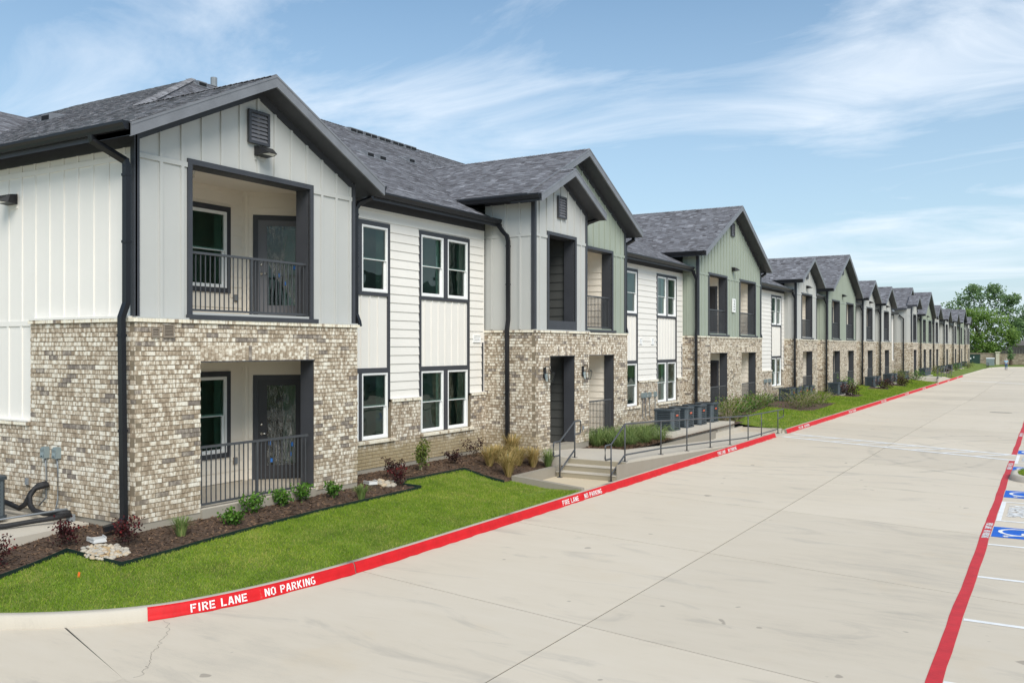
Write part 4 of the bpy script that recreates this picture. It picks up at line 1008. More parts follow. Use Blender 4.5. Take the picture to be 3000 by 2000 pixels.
KPROF = [(0.0, -.06), (0.0, .0), (-.012, .06), (-.03, .125), (-.05, .148), (-.075, .153), (-.165, .153), (-.175, .145), (-.18, -.06)]
kerb = bpy.data.objects.new('kerb', None); COL.objects.link(kerb); struct(kerb)
def kerb_segments(K, joints):
    for d0, d1 in zip(joints, joints[1:]):
        m = MB(); K.sweep(m, KPROF, d0 + .004, d1 - .004, .35); m.build('kerb_segment', M['conc'], kerb, True)
sA = [0, 15, KA.s_of_y(6.05), KA.s_of_y(10.42)]
while sA[-1] + 4.55 < KA.L[-1]: sA.append(sA[-1] + 4.55)
kerb_segments(KA, sA + [KA.L[-1]]); kerb_segments(KB, list(np.arange(0, KB.L[-1] - 2, 9.1)) + [KB.L[-1]])
RPROF = [(.035, .003), (.006, .004), (-.007, .062), (-.025, .127), (-.046, .151), (-.062, .1555)]
def red(K, d0, d1):
    m = MB(); K.sweep(m, RPROF, d0, d1, .16, False, .022); m.build('red_paint', M['red'], kerb, True)
s0 = KA.s_of_y(7.26); red(KA, s0, KA.s_of_y(10.415)); red(KA, KA.s_of_y(10.425), KA.L[-1] - .01); red(KB, .05, 80.5)
# stencil lettering
GL = {'F': [(.14, 0, .14, 1), (.36, .91, .95, .91), (.36, .52, .8, .52)], 'I': [(.5, 0, .5, 1)], 'R': [(.14, 0, .14, 1), (.34, .91, .75, .91), (.84, .58, .84, .88), (.34, .48, .75, .48), (.48, .44, .9, 0)],
      'E': [(.14, 0, .14, 1), (.36, .91, .95, .91), (.36, .5, .85, .5), (.36, .09, .95, .09)], 'L': [(.14, 0, .14, 1), (.36, .09, .95, .09)], 'A': [(.1, 0, .42, 1), (.9, 0, .58, 1), (.34, .32, .68, .32)],
      'N': [(.13, 0, .13, 1), (.87, 0, .87, 1), (.24, .92, .76, .08)], 'O': [(.13, .12, .13, .88), (.87, .12, .87, .88), (.28, .93, .72, .93), (.28, .07, .72, .07)], 'P': [(.14, 0, .14, 1), (.34, .91, .78, .91), (.86, .55, .86, .87), (.34, .47, .78, .47)],
      'K': [(.14, 0, .14, 1), (.34, .5, .88, 1), (.34, .5, .9, 0)], 'G': [(.13, .12, .13, .88), (.28, .93, .86, .93), (.28, .07, .78, .07), (.87, .07, .87, .42), (.58, .44, .9, .44)],
      '2': [(.14, .80, .30, .93), (.30, .93, .72, .93), (.84, .62, .84, .85), (.84, .62, .14, .10), (.14, .08, .9, .08)]}
def glyphs(text, cell=.66, gap=.16, th=.175, aspect=1.0):
    """quads in units of the letter height: returns list of 4 points (x, y) and total width"""
    out = []; x = 0
    for ch in text:
        if ch == ' ': x += cell * .75; continue
        cw = cell * (.42 if ch == 'I' else 1)
        for x0, y0, x1, y1 in GL[ch]:
            ax, ay, bx, by = x0 * cw, y0, x1 * cw, y1; dx, dy = bx - ax, by - ay; l = math.hypot(dx, dy) or 1; px_, py_ = -dy / l * th / 2, dx / l * th / 2
            out.append([(x + ax + px_, ay + py_), (x + bx + px_, by + py_), (x + bx - px_, by - py_), (x + ax - px_, ay - py_)])
        x += cw + gap
    return out, x - gap
def kerb_text(K, d, text, length, h=.100, z0=.020):
    q, wd = glyphs(text); k = length / wd; m = MB()
    def fp(x, y):
        (X, Y), (nx, ny) = K.at(d + x * k); hh = z0 + y * h; a = float(np.interp(hh, [0, .004, .062, .127, .151], [.006, .006, -.007, -.025, -.046])) + .007
        return (X + nx * a, Y + ny * a, ROAD + hh + .002)
    for p in q:
        sub = 1
        m.poly([fp(*v) for v in p])
    return m.build('stencil_lettering', M['whitepaint'], kerb)
for y in (7.74, 17.07, 27.5):
    s = KA.s_of_y(y); kerb_text(KA, s, 'FIRE LANE', .78 if y < 9 else .76); kerb_text(KA, s + 1.05, 'NO PARKING', .86 if y < 9 else .9)
for y in (38.0, 48.6, 58.7, 69, 79, 89, 99, 109): kerb_text(KB, y - 36.05, 'FIRE LANE', .76); kerb_text(KB, y - 36.05 + 1.0, 'NO PARKING', .9)
# painted markings on the road
def mark(name, pts, mat, z): 
    m = MB(); m.poly([(x, y, ROAD + z) for x, y in pts]); return m.build(name, mat, road)
def ragged(x0, x1, y0, y1, st=.5):
    a = []; b = []; n = max(2, int((y1 - y0) / st)); rr = random.Random(int(y0 * 7))
    for k in range(n + 1):
        y = y0 + (y1 - y0) * k / n; sw = .006 * math.sin(y * .9) + .005 * math.sin(y * 2.3)
        a.append((x0 + sw + rr.uniform(-.004, .004), y)); b.append((x1 + sw + rr.uniform(-.004, .004), y))
    return a + b[::-1]
mark('red_lane_stripe', ragged(11.19, 11.345, 2, 30.87), M['redflat'], .004); mark('red_lane_stripe', ragged(11.195, 11.35, 32.55, 118), M['redflat'], .004)
def flat_text(text, x, y, h, length, z=.008, name='lane_lettering'):
    """reads towards -y, letter tops towards +x"""
    q, wd = glyphs(text, th=.25); k = length / wd; m = MB()
    for p in q: m.poly([(x + v * h, y - u * k, ROAD + z) for u, v in p])
    return m.build(name, M['whitepaint'], road)
for y in (19.7, 30.2, 41.0): flat_text('FIRE LANE', 11.215, y, .11, .62); flat_text('NO PARKING', 11.215, y - .80, .11, .76)
for y in (7.6, 10.1, 12.57, 15.03, 17.60): mark('stall_line', [(11.35, y - .05), (16.4, y - .05), (16.4, y + .05), (11.35, y + .05)], M['whitepaint'], .004)
def symbol(y0, y1):
    mark('blue_symbol_panel', [(11.355, y0), (12.55, y0), (12.55, y1), (11.355, y1)], M['bluepaint'], .004)
    m = MB(); yc = (y0 + y1) / 2; c = (11.80, yc + .06)
    for k in range(13):
        a0 = R(70 + k * 20); a1 = R(70 + (k + 1) * 20)
        m.poly([(c[0] + r * math.cos(a), c[1] + r * math.sin(a), ROAD + .008) for r, a in ((.36, a0), (.36, a1), (.29, a1), (.29, a0))])
    for ax, ay, bx, by in ((12.28, yc + .10, 11.86, yc + .02), (12.05, yc + .05, 12.02, yc - .22), (11.86, yc + .0, 11.86, yc - .24), (11.88, yc - .22, 11.56, yc - .36), (11.56, yc - .36, 11.60, yc - .46)):
        dx, dy = bx - ax, by - ay; l = math.hypot(dx, dy); px_, py_ = -dy / l * .035, dx / l * .035
        m.poly([(ax + px_, ay + py_, ROAD + .0085), (bx + px_, by + py_, ROAD + .0085), (bx - px_, by - py_, ROAD + .0085), (ax - px_, ay - py_, ROAD + .0085)])
    m.poly([(12.40 + .075 * math.cos(R(a)), yc + .12 + .075 * math.sin(R(a)), ROAD + .0085) for a in range(0, 360, 30)])
    m.build('wheelchair_symbol', M['whitepaint'], road)
for a, b in ((18.34, 19.39), (23.29, 24.42), (28.31, 29.36), (32.98, 34.04)): symbol(a, b)
def no_park_box(y0, y1):
    for p in ([(11.352, y0), (11.44, y0), (11.44, y1), (11.352, y1)], [(11.44, y0), (16.4, y0), (16.4, y0 + .1), (11.44, y0 + .1)], [(11.44, y1 - .1), (16.4, y1 - .1), (16.4, y1), (11.44, y1)]): mark('no_parking_outline', p, M['whitepaint'], .0045)
    flat_text('PARKING', 11.52, y1 - .50, .30, y1 - y0 - 1.1, .006, 'bay_lettering'); flat_text('NO', 11.98, y1 - 1.0, .30, .5, .006, 'bay_lettering')
no_park_box(20.05, 22.62); no_park_box(30.2, 32.6)
mark('stall_line', [(11.36, 35.0), (16.4, 35.0), (16.4, 35.1), (11.36, 35.1)], M['whitepaint'], .004); mark('stall_line', [(11.36, 37.6), (16.4, 37.6), (16.4, 37.7), (11.36, 37.7)], M['whitepaint'], .004)
def cross(x): return 34.70 - .475 * (x - 3.5), 36.05 - .452 * (x - 3.5)
def strip_line(ax, ay, bx, by, wd=.20, z=.0062):
    dx, dy = bx - ax, by - ay; l = math.hypot(dx, dy); px_, py_ = -dy / l * wd / 2, dx / l * wd / 2
    mark('crossing_line', [(ax + px_, ay + py_), (bx + px_, by + py_), (bx - px_, by - py_), (ax - px_, ay - py_)], M['whitepaint'], z)
strip_line(3.5, cross(3.5)[0], 11.33, cross(11.33)[0]); strip_line(3.5, cross(3.5)[1], 11.33, cross(11.33)[1])
for k in range(8):
    x = 3.55 + k * .95; x2 = min(x + .95, 11.3); strip_line(x, cross(x)[0] + .05, x2, cross(x2)[1] - .05, .15, .0075)
mark('stop_line', [(4.3, 101.9), (10.8, 95.3), (10.8, 95.9), (4.3, 102.6)], M['whitepaint'], .005)
d = MB(); d.box(9.5, 10.5, 53.2, 53.6, ROAD + .002, ROAD + .006); dr = d.build('drain_surround', M['conc_grey'], road)
d = MB()
for k in range(12): d.box(9.62 + k * .065, 9.66 + k * .065, 53.25, 53.55, ROAD + .006, ROAD + .010)
stuff(d.build('drain_grate', M['black'], dr))
cr = MB(); rc = random.Random(4); a_ = Vector((2.80, 7.40)); b_ = Vector((4.19, 5.93)); pr_ = None
for k in range(41):
    t = k / 40; q = a_.lerp(b_, t) + Vector((rc.uniform(-.03, .03) + .12 * math.sin(t * 3.1), rc.uniform(-.03, .03) + .05 * math.sin(t * 9)))
    if pr_ is not None: d_ = (q - pr_).normalized() * .0017; n_ = Vector((-d_.y, d_.x)); cr.poly([(pr_.x + n_.x, pr_.y + n_.y, ROAD + .0015), (q.x + n_.x, q.y + n_.y, ROAD + .0015), (q.x - n_.x, q.y - n_.y, ROAD + .0015), (pr_.x - n_.x, pr_.y - n_.y, ROAD + .0015)])
    pr_ = q
cr.build('hairline_crack', M['jointdark'], road)
# parking island
def rounded(x0, x1, y0, y1, r, n=8):
    P = []
    for cx, cy, a in ((x0 + r, y0 + r, 180), (x1 - r, y0 + r, 270), (x1 - r, y1 - r, 0), (x0 + r, y1 - r, 90)):
        P += [(cx + r * math.cos(R(a + 90 * k / n)), cy + r * math.sin(R(a + 90 * k / n))) for k in range(n + 1)]
    return P
ISL = rounded(11.34, 17, 25.75, 28.15, .95); IN = rounded(11.55, 16.8, 25.96, 27.94, .75); IT = rounded(11.38, 16.96, 25.79, 28.11, .92)
m = MB(); n = len(ISL)
m.raw([(x, y, ROAD - .05) for x, y in ISL] + [(x, y, ROAD + .14) for x, y in IT] + [(x, y, ROAD + .15) for x, y in IN] + [(x, y, ROAD) for x, y in IN], [(j * n + i, j * n + (i + 1) % n, (j + 1) * n + (i + 1) % n, (j + 1) * n + i) for j in range(3) for i in range(n)])
struct(m.build('island_kerb', M['conc'], None, True)); m = MB(); m.poly([(x, y, ROAD + .12) for x, y in IN]); struct(m.build('island_turf', M['turf']))

# lawns and beds
INNER = [(-1.3, 20.3), (-1.3, 14.2), (-.1, 14.2), (-.1, 9.1), (-26, 9.1)]
kb = [(x, y) for x, y in [(KA.at(d)[0][0] - KA.at(d)[1][0] * .16, KA.at(d)[0][1] - KA.at(d)[1][1] * .16) for d in np.arange(0, KA.s_of_y(18.3), .5)]]
LAWN1 = kb + [(3.14, 18.32), (1.35, 18.32), (1.35, 20.9)] + [(-1.3, 20.9)] + INNER[1:]
struct(sheet('lawn', LAWN1, ground_z, .6, M['turf']))
LAWN2 = [(3.16, 36.1), (3.22, 60), (3.28, 116), (3.44, 150), (3.7, 163), (4.9, 168.7), (8, 171.3), (30, 172.3), (30, 196), (-20, 196), (-20, 172), (-.9, 170), (-.9, 36.1)]
struct(sheet('lawn', LAWN2, ground_z, .8, M['turf'], ystep=2.5))
struct(sheet('planting_bed', [(1.62, 20.9), (1.62, 36.1), (-.9, 36.1), (-.9, 28), (-.3, 28), (-.3, 24.2), (.4, 24.2), (.4, 20.9)], lambda x, y: -.20 - .06 * max(0, x), .6, M['mulch']))
BED1 = [(-26, 6.3), (-1.0, 6.55), (.11, 6.845), (-.106, 7.945), (1.063, 8.02), (1.07, 8.83), (1.02, 9.5), (.85, 12.18), (.83, 15.34), (.44, 15.23), (.19, 15.67), (.235, 17.85), (1.30, 17.95), (1.33, 20.9), (-1.3, 20.9), (-1.3, 14.2), (-.1, 14.2), (-.1, 9.1), (-26, 9.1)]
struct(sheet('mulch_bed', BED1, ground_z, .4, M['mulch'], .022))
def inside(px_, py_, poly):
    c = np.zeros(len(px_), bool); n = len(poly)
    for i in range(n):
        x0, y0 = poly[i]; x1, y1 = poly[(i + 1) % n]
        hit = ((y0 > py_) != (y1 > py_)) & (px_ < (x1 - x0) * (py_ - y0) / (y1 - y0 + 1e-12) + x0); c ^= hit
    return c
ed = MB(); EP = BED1[1:13]
pts = [(x, y, ground_z(x, y) + .035) for x, y in EP]
fine = []
for a, b in zip(pts, pts[1:]):
    n = max(1, int(math.hypot(b[0] - a[0], b[1] - a[1]) / .4))
    for k in range(n): t = k / n; x = a[0] + (b[0] - a[0]) * t; y = a[1] + (b[1] - a[1]) * t; fine.append((x, y, ground_z(x, y) + .028))
fine.append(pts[-1])
ed.tube(fine, [(-.006, -.10), (.006, -.10), (.006, .03), (-.006, .03)]); tag(ed.build('bed_edging', M['edging']), 'dark green steel edging between lawn and mulch bed by the near brick bay', 'edging')

# ---- grass blades and mulch chips
def field(name, mat, P, h, wd, lean, rnd):
    n = len(P); a = RNG.uniform(0, 2 * np.pi, n); c, s = np.cos(a), np.sin(a); l = RNG.uniform(0, 1, n) * lean * h; b = RNG.uniform(0, 2 * np.pi, n)
    V = np.zeros((n, 4, 3)); hx, hy = c * wd / 2, s * wd / 2
    V[:, 0] = P + np.stack([hx, hy, np.zeros(n)], 1); V[:, 1] = P - np.stack([hx, hy, np.zeros(n)], 1)
    mid = P + np.stack([np.cos(b) * l * .35, np.sin(b) * l * .35, h * .6], 1)
    V[:, 2] = mid - np.stack([hx * .6, hy * .6, np.zeros(n)], 1); V[:, 3] = P + np.stack([np.cos(b) * l, np.sin(b) * l, h], 1)
    me = bpy.data.meshes.new(name); me.vertices.add(4 * n); me.vertices.foreach_set('co', V.reshape(-1).astype(np.float32))
    i = np.arange(n) * 4; loops = np.stack([i, i + 1, i + 2, i, i + 2, i + 3], 1).reshape(-1)
    me.loops.add(6 * n); me.loops.foreach_set('vertex_index', loops.astype(np.int32)); me.polygons.add(2 * n); me.polygons.foreach_set('loop_start', np.arange(2 * n, dtype=np.int32) * 3)
    at = me.attributes.new('rnd', 'FLOAT', 'FACE'); at.data.foreach_set('value', np.repeat(rnd, 2).astype(np.float32))
    me.materials.append(mat); me.update(calc_edges=True); me.validate()
    return link(name, me)
gzv = np.vectorize(ground_z)
def scatter(n, x0, x1, y0, y1, incl, excl):
    X = RNG.uniform(x0, x1, n); Y = RNG.uniform(y0, y1, n); k = inside(X, Y, incl)
    for e in excl: k &= ~inside(X, Y, e)
    return X[k], Y[k]
X1, Y1 = scatter(520000, -7.5, 3.3, 4.9, 18.4, LAWN1, [BED1])
P1 = np.stack([X1, Y1, gzv(X1, Y1)], 1)
stuff(tag(field('lawn_grass', M['grass'], P1, RNG.uniform(.018, .046, len(X1)), RNG.uniform(.005, .0095, len(X1)), 0.9, RNG.uniform(0, 1, len(X1))), 'short green lawn grass between the near brick bay and the red kerb', 'grass'))
BEDS2 = []
def bed2(pts): BEDS2.append(pts); struct(sheet('mulch_bed', pts, ground_z, .8, M['mulch'], .02))
bed2([(-.7, 36.3), (1.1, 36.3), (.7, 40.5), (.35, 44.3), (1.9, 44.3), (2.2, 45.6), (1.9, 52.8), (.8, 50), (-.7, 50)])
bed2([(.6, 56.5), (2.0, 58.2), (1.9, 61.8), (.4, 61.8)]); bed2([(.9, 68.4), (2.2, 70.2), (1.6, 72.6), (.7, 71.5)]); bed2([(1.0, 77), (2.3, 79), (1.6, 81.2), (.8, 80.2)]); bed2([(1.0, 117), (2.0, 119), (1.4, 121), (.8, 120)])
X2, Y2 = scatter(150000, -.9, 3.6, 36, 110, LAWN2, BEDS2)
P2 = np.stack([X2, Y2, gzv(X2, Y2)], 1); sc2 = 1 + (Y2 - 36) / 60
stuff(tag(field('lawn_grass', M['grass'], P2, RNG.uniform(.03, .065, len(X2)) * np.minimum(sc2, 1.4), RNG.uniform(.014, .022, len(X2)) * sc2, 0.9, RNG.uniform(0, 1, len(X2))), 'bright green lawn strip running along the far bays beside the kerb', 'grass'))
X3, Y3 = scatter(9000, 11.5, 13.5, 25.9, 28, IN, []); P3 = np.stack([X3, Y3, np.full(len(X3), ROAD + .12)], 1)
stuff(tag(field('lawn_grass', M['grass'], P3, RNG.uniform(.04, .09, len(X3)), RNG.uniform(.010, .018, len(X3)), 0.9, RNG.uniform(0, 1, len(X3))), 'tuft of grass on the parking island at the right edge', 'grass'))
def chips(name, X, Y, Z, size=.03):
    n = len(X); a = RNG.uniform(0, 2 * np.pi, n); L = RNG.uniform(.4, 1.3, n) * size; W = RNG.uniform(.15, .35, n) * size; tl = RNG.uniform(-.5, .5, n)
    u = np.stack([np.cos(a), np.sin(a), tl], 1) * L[:, None]; v = np.stack([-np.sin(a), np.cos(a), RNG.uniform(-.6, .6, n)], 1) * W[:, None]; P = np.stack([X, Y, Z + RNG.uniform(.0, .016, n)], 1)
    V = np.stack([P - u - v, P + u - v, P + u + v, P - u + v], 1)
    me = bpy.data.meshes.new(name); me.from_pydata(V.reshape(-1, 3).tolist(), [], np.arange(4 * n).reshape(n, 4).tolist())
    at = me.attributes.new('rnd', 'FLOAT', 'FACE'); at.data.foreach_set('value', RNG.beta(2, 2.6, n).astype(np.float32)); me.materials.append(M['chip']); return link(name, me)
Xc, Yc = scatter(46000, -6, 1.4, 6.2, 20.9, BED1, []); stuff(tag(chips('mulch_chips', Xc, Yc, gzv(Xc, Yc) + .022), 'brown shredded bark mulch in the bed along the near brick wall', 'mulch'))
Xc, Yc = scatter(14000, .2, 1.7, 21, 36, [(1.6, 24), (1.6, 28.2), (.2, 28.2), (.2, 24)], []); stuff(tag(chips('mulch_chips', Xc, Yc, -.20 - .06 * Xc, .04), 'leaf litter and mulch under the feathery grasses by the ramp', 'mulch'))

# ------------------------------------------------------------------ entrance walk, steps, ramp
def wz(x, y): return max(-.655, -.13 - .012 * (x - .46) - .05 * max(0, y - 22))
steps = bpy.data.objects.new('entrance_walk', None); COL.objects.link(steps); struct(steps)
def solid(name, poly, zt, zb, mat, parent=None):
    m = MB(); n = len(poly); top = [(x, y, zt(x, y) if callable(zt) else zt) for x, y in poly]; m.raw([(x, y, zb) for x, y in poly] + top, [tuple(range(n, 2 * n)), tuple(range(n - 1, -1, -1))] + [(i, (i + 1) % n, n + (i + 1) % n, n + i) for i in range(n)])
    return m.build(name, mat, parent)
solid('landing', [(1.45, 18.43), (3.14, 18.43), (3.14, 20.22), (1.45, 20.22)], -.56, -.9, M['landing'], steps)
for x0, y0, zt_ in ((1.47, 20.2, -.425), (1.48, 20.5, -.285)):
    st_ = solid('step', [(x0, y0 + .012), (3.138, y0 + .012), (3.138, y0 + .33), (x0, y0 + .33)], zt_ - .02, -.9, M['riser'], steps)
    solid('tread', [(x0 - .01, y0), (3.139, y0), (3.139, y0 + .34), (x0 - .01, y0 + .34)], zt_, zt_ - .022, M['conc'], st_)
solid('riser', [(1.49, 20.812), (3.137, 20.812), (3.137, 20.819), (1.49, 20.819)], -.165, -.9, M['riser'], steps)
zw = lambda x, y: wz(x, y)
solid('walk_slab', [(.44, 20.82), (3.14, 20.82), (3.14, 21.995), (.44, 21.995)], zw, -.9, M['conc'], steps)
solid('walk_slab', [(.44, 22.005), (3.14, 22.005), (3.14, 24.1), (1.3, 24.1), (.44, 23.3)], zw, -.9, M['conc'], steps)
for a, b in ((24.11, 26.6), (26.61, 29.2), (29.21, 31.9)): solid('ramp_slab', [(1.62, a), (3.14, a), (3.14, b), (1.62, b)], zw, -.9, M['conc'], steps)
solid('ramp_slab', [(1.40, 31.91), (3.30, 31.91), (3.33, 36.04), (1.40, 36.04)], lambda x, y: -.655 - (.02 if x > 3.2 else 0), -.9, M['conc'], steps)
w1 = MB(); w1.hexa([(1.30, 18.28, -.9), (3.15, 18.28, -.9), (3.15, 18.43, -.9), (1.30, 18.43, -.9), (1.30, 18.28, -.315), (3.15, 18.28, -.47), (3.15, 18.43, -.47), (1.30, 18.43, -.315)])
w1.box(1.30, 1.448, 18.431, 20.88, -.9, -.315); tag(w1.build('retaining_wall', M['conc_grey']), 'low grey concrete retaining wall turning the corner beside the entrance steps', 'wall')
w2 = MB(); w2.hexa([(3.14, 20.21, -.9), (3.16, 20.21, -.9), (3.16, 31.8, -.9), (3.14, 31.8, -.9), (3.14, 20.21, -.15), (3.16, 20.21, -.15), (3.16, 31.8, -.66), (3.14, 31.8, -.66)])
w2.build('ramp_side', M['conc_grey'], steps)
pk = MB(); pk.box(1.40, 1.55, 31.0, 36.04, -.8, -.46); pk.box(1.551, 3.10, 36.045, 36.2, -.8, -.50); pk.build('ramp_kerb', M['conc'], steps)
# condenser pads
def pad(poly, zt, zb, label): tag(solid('equipment_pad', poly, zt, zb, M['conc']), label, 'concrete pad', 'concrete pads under the condensers')
pad([(-.6, 28.3), (1.50, 28.3), (1.50, 35.1), (-.6, 35.1)], -.20, -.9, 'raised concrete pad under the row of four condensers beside the ramp')
solid('pad_step', [(1.505, 27.2), (1.72, 26.6), (1.74, 31.2), (1.505, 33.0)], lambda x, y: -.37, -.9, M['conc_grey'], steps)
pad([(-6, 7.35), (-.96, 7.40), (-1.02, 8.1), (-1.1, 8.96), (-6, 8.96)], -.115, -.5, 'concrete pad at the left edge under black refrigerant hoses')

# handrails
def handrail(name, label, paths, posts, r=.021):
    o = thing(name, label, 'handrail', posts[0][0], 'steel handrails at the entrance steps')
    for n, p in paths: m = MB(); m.pipe(p, r, 8); m.build(n, M['railmetal'], o, True)
    for b, zt in posts:
        m = MB(); m.pipe([b, (b[0], b[1], zt)], r * .95, 8); q = m.build('post', M['railmetal'], o, True)
        f = MB(); f.box(b[0] - .06, b[0] + .06, b[1] - .05, b[1] + .05, b[2], b[2] + .012); f.build('base_plate', M['railmetal'], q)
    return o
def arc(pts, r=.06, n=4):
    pts = [Vector(p) for p in pts]; out = [pts[0]]
    for a, b, c in zip(pts, pts[1:], pts[2:]):
        u = (a - b).normalized(); v = (c - b).normalized(); p = b + u * r; q = b + v * r
        out += [p * (1 - t) ** 2 + b * 2 * t * (1 - t) + q * t ** 2 for t in [k / n for k in range(n + 1)]]
    return out + [pts[-1]]
XR = 1.62
handrail('stair_handrail', 'short grey steel handrail on the left side of the entrance steps', [('top_rail', arc([(XR, 20.12, .0), (XR, 19.78, .0), (XR, 19.78, .35), (XR, 20.12, .35), (XR, 20.95, .80), (XR, 21.28, .80), (XR, 21.28, .46), (XR, 20.97, .46)])), ('lower_rail', [(XR, 20.12, -.40), (XR, 20.95, .06)])], [((XR, 20.12, -.56), .35), ((XR, 20.95, -.15), .80)])
XR = 3.04; rp = [(20.12, -.56, .35), (20.95, -.16, .79), (23.39, None, .70), (25.45, None, .60), (27.57, None, .495), (29.6, None, .39), (31.7, None, .30), (33.4, None, .275), (35.75, None, .25)]
P_ = [(y, wz(XR, y) if b is None else b, t) for y, b, t in rp]
handrail('ramp_handrail', 'long grey steel handrail running up the steps and down the ramp', [('top_rail', arc([(XR, 20.12, .0), (XR, 19.78, .0), (XR, 19.78, .35), (XR, 20.12, .35)] + [(XR, y, t) for y, b, t in P_[1:]] + [(XR, 36.6, .25), (XR, 36.6, -.05), (XR, 35.75, -.08)], .05)), ('lower_rail', [(XR, y, b + .17) for y, b, t in P_])], [((XR, y, b), t) for y, b, t in P_])
# far entrance
solid('step', [(1.2, 91.4), (3.3, 91.4), (3.3, 91.8), (1.2, 91.8)], -.40, -.9, M['conc'], steps); solid('step', [(1.2, 91.82), (3.3, 91.82), (3.3, 92.2), (1.2, 92.2)], -.26, -.9, M['conc'], steps); solid('walk_slab', [(.95, 92.22), (3.3, 92.22), (3.3, 97), (.95, 97)], -.13, -.9, M['conc'], steps); solid('ramp_slab', [(1.8, 97.02), (3.3, 97.02), (3.3, 106), (1.8, 106)], lambda x, y: -.13 - .058 * (y - 97), -.9, M['conc'], steps)
XR = 3.2; P2_ = [(91.3, -.5, .35), (92.2, -.13, .8)] + [(y, -.13 - .058 * max(0, y - 97), .8 - .058 * max(0, y - 97)) for y in (95, 97.5, 100, 102.5, 105)]
handrail('ramp_handrail', 'pale steel handrail at the distant second stair and ramp', [('top_rail', [(XR, y, t) for y, b, t in P2_] + [(XR, 106, P2_[-1][2]), (XR, 106, P2_[-1][2] - .3), (XR, 105, P2_[-1][2] - .3)]), ('lower_rail', [(XR, y, b + .2) for y, b, t in P2_])], [((XR, y, b), t) for y, b, t in P2_], .024)
handrail('stair_handrail', 'small steel handrail at the last entrance before the stone wall', [('top_rail', [(3.3, 163, .25), (3.3, 166, .25), (3.3, 169.5, -.05)]), ('lower_rail', [(3.3, 163, -.2), (3.3, 169.5, -.4)])], [((3.3, 163 + k * 1.6, -.6), .25 - (.12 * max(0, k - 2))) for k in range(5)], .03)

# ------------------------------------------------------------------ condensers
def build_ac(label, loc, badge='acred'):
    o = thing('condenser_unit', label, 'air conditioner', loc, 'outdoor condenser units along the wall'); W = .37; H = .76
    core = MB(); core.box(-W + .03, W - .03, -W + .03, W - .03, .05, H - .06); local('coil', core, M['acdark'], o)
    def rr(w, r=.07, n=5):
        P = []
        for cx, cy, a in ((-w + r, -w + r, 180), (w - r, -w + r, 270), (w - r, w - r, 0), (-w + r, w - r, 90)): P += [(cx + r * math.cos(R(a + 90 * k / n)), cy + r * math.sin(R(a + 90 * k / n))) for k in range(n + 1)]
        return P
    def ring(mb, w0, z0, w1, z1, inner=None):
        A = rr(w0); B = rr(w1); n = len(A); mb.raw([(x, y, z0) for x, y in A] + [(x, y, z1) for x, y in B], [(i, (i + 1) % n, n + (i + 1) % n, n + i) for i in range(n)])
    t = MB(); ring(t, W + .012, H - .075, W + .012, H - .02); ring(t, W + .012, H - .02, W - .02, H); A = rr(W - .02)
    t.raw([(x, y, H) for x, y in A] + [(.27 * math.cos(2 * math.pi * k / len(A) + R(225)), .27 * math.sin(2 * math.pi * k / len(A) + R(225)), H + .004) for k in range(len(A))], [(i, (i + 1) % len(A), len(A) + (i + 1) % len(A), len(A) + i) for i in range(len(A))]); t.poly([(x, y, H - .075) for x, y in rr(W + .012)])
    local('top_cover', t, M['acbody'], o)
    f = MB()
    for k in range(8):
        r = .26 - k * .03; f.tube([(r * math.cos(R(a)), r * math.sin(R(a)), H + .005) for a in range(0, 361, 20)], [(-.004, -.004), (.004, -.004), (.004, .004), (-.004, .004)])
    stuff(local('fan_guard', f, M['acdark'], o))
    fb = MB(); fb.cone((0, 0, H - .03), (0, 0, H - .02), .26, .26, 16); local('fan_well', fb, M['acdark'], o)
    b = MB(); ring(b, W + .01, .0, W + .01, .055); b.poly([(x, y, .055) for x, y in rr(W + .01)]); local('base_pan', b, M['acbody'], o)
    c = MB()
    for sx in (-1, 1):
        for sy in (-1, 1):
            P = [(sx * (W - .005), sy * (W - .13)), (sx * (W - .005), sy * (W - .07)), (sx * (W - .035), sy * (W - .028)), (sx * (W - .08), sy * (W - .005)), (sx * (W - .13), sy * (W - .005)), (sx * (W - .13), sy * (W - .03)), (sx * (W - .03), sy * (W - .13))]
            q = MB(); n = len(P); q.raw([(x, y, .05) for x, y in P] + [(x, y, H - .07) for x, y in P], [(i, (i + 1) % n, n + (i + 1) % n, n + i) for i in range(n)]); local('corner_post', q, M['acpost'], o)
    l = MB()
    for k in range(9):
        z = .09 + k * .067
        for a in range(4):
            c_, s_ = [(1, 0), (0, 1), (-1, 0), (0, -1)][a]
            def T(u, d, zz): return (u * c_ - d * s_, u * s_ + d * c_, zz)
            l.raw([T(-W + .11, W - .004, z), T(W - .11, W - .004, z), T(W - .11, W - .004, z + .034), T(-W + .11, W - .004, z + .034), T(-W + .11, W - .03, z + .05), T(W - .11, W - .03, z + .05)], [(0, 1, 2, 3), (3, 2, 5, 4)])
    stuff(local('louvres', l, M['acbody'], o))
    q = MB(); q.box(W + .001, W + .008, -.10, .10, .50, .56); local('badge', q, M[badge], o)
    return o
ORD = ['nearest', 'second', 'third', 'farthest']
AC0 = build_ac('dark slate condenser, nearest of the four on the raised pad by the ramp', (.60, 30.15, -.20))
for k in range(1, 4): dup(AC0, (.60, 30.15 + 1.42 * k, -.20), 0, f'dark slate condenser, {ORD[k]} of the four on the raised pad by the ramp')
for k in range(4): dup(AC0, (.02, 49.3 + 1.55 * k, -.24), 0, f'dark slate condenser, {ORD[k]} of the four behind the arching olive shrub')
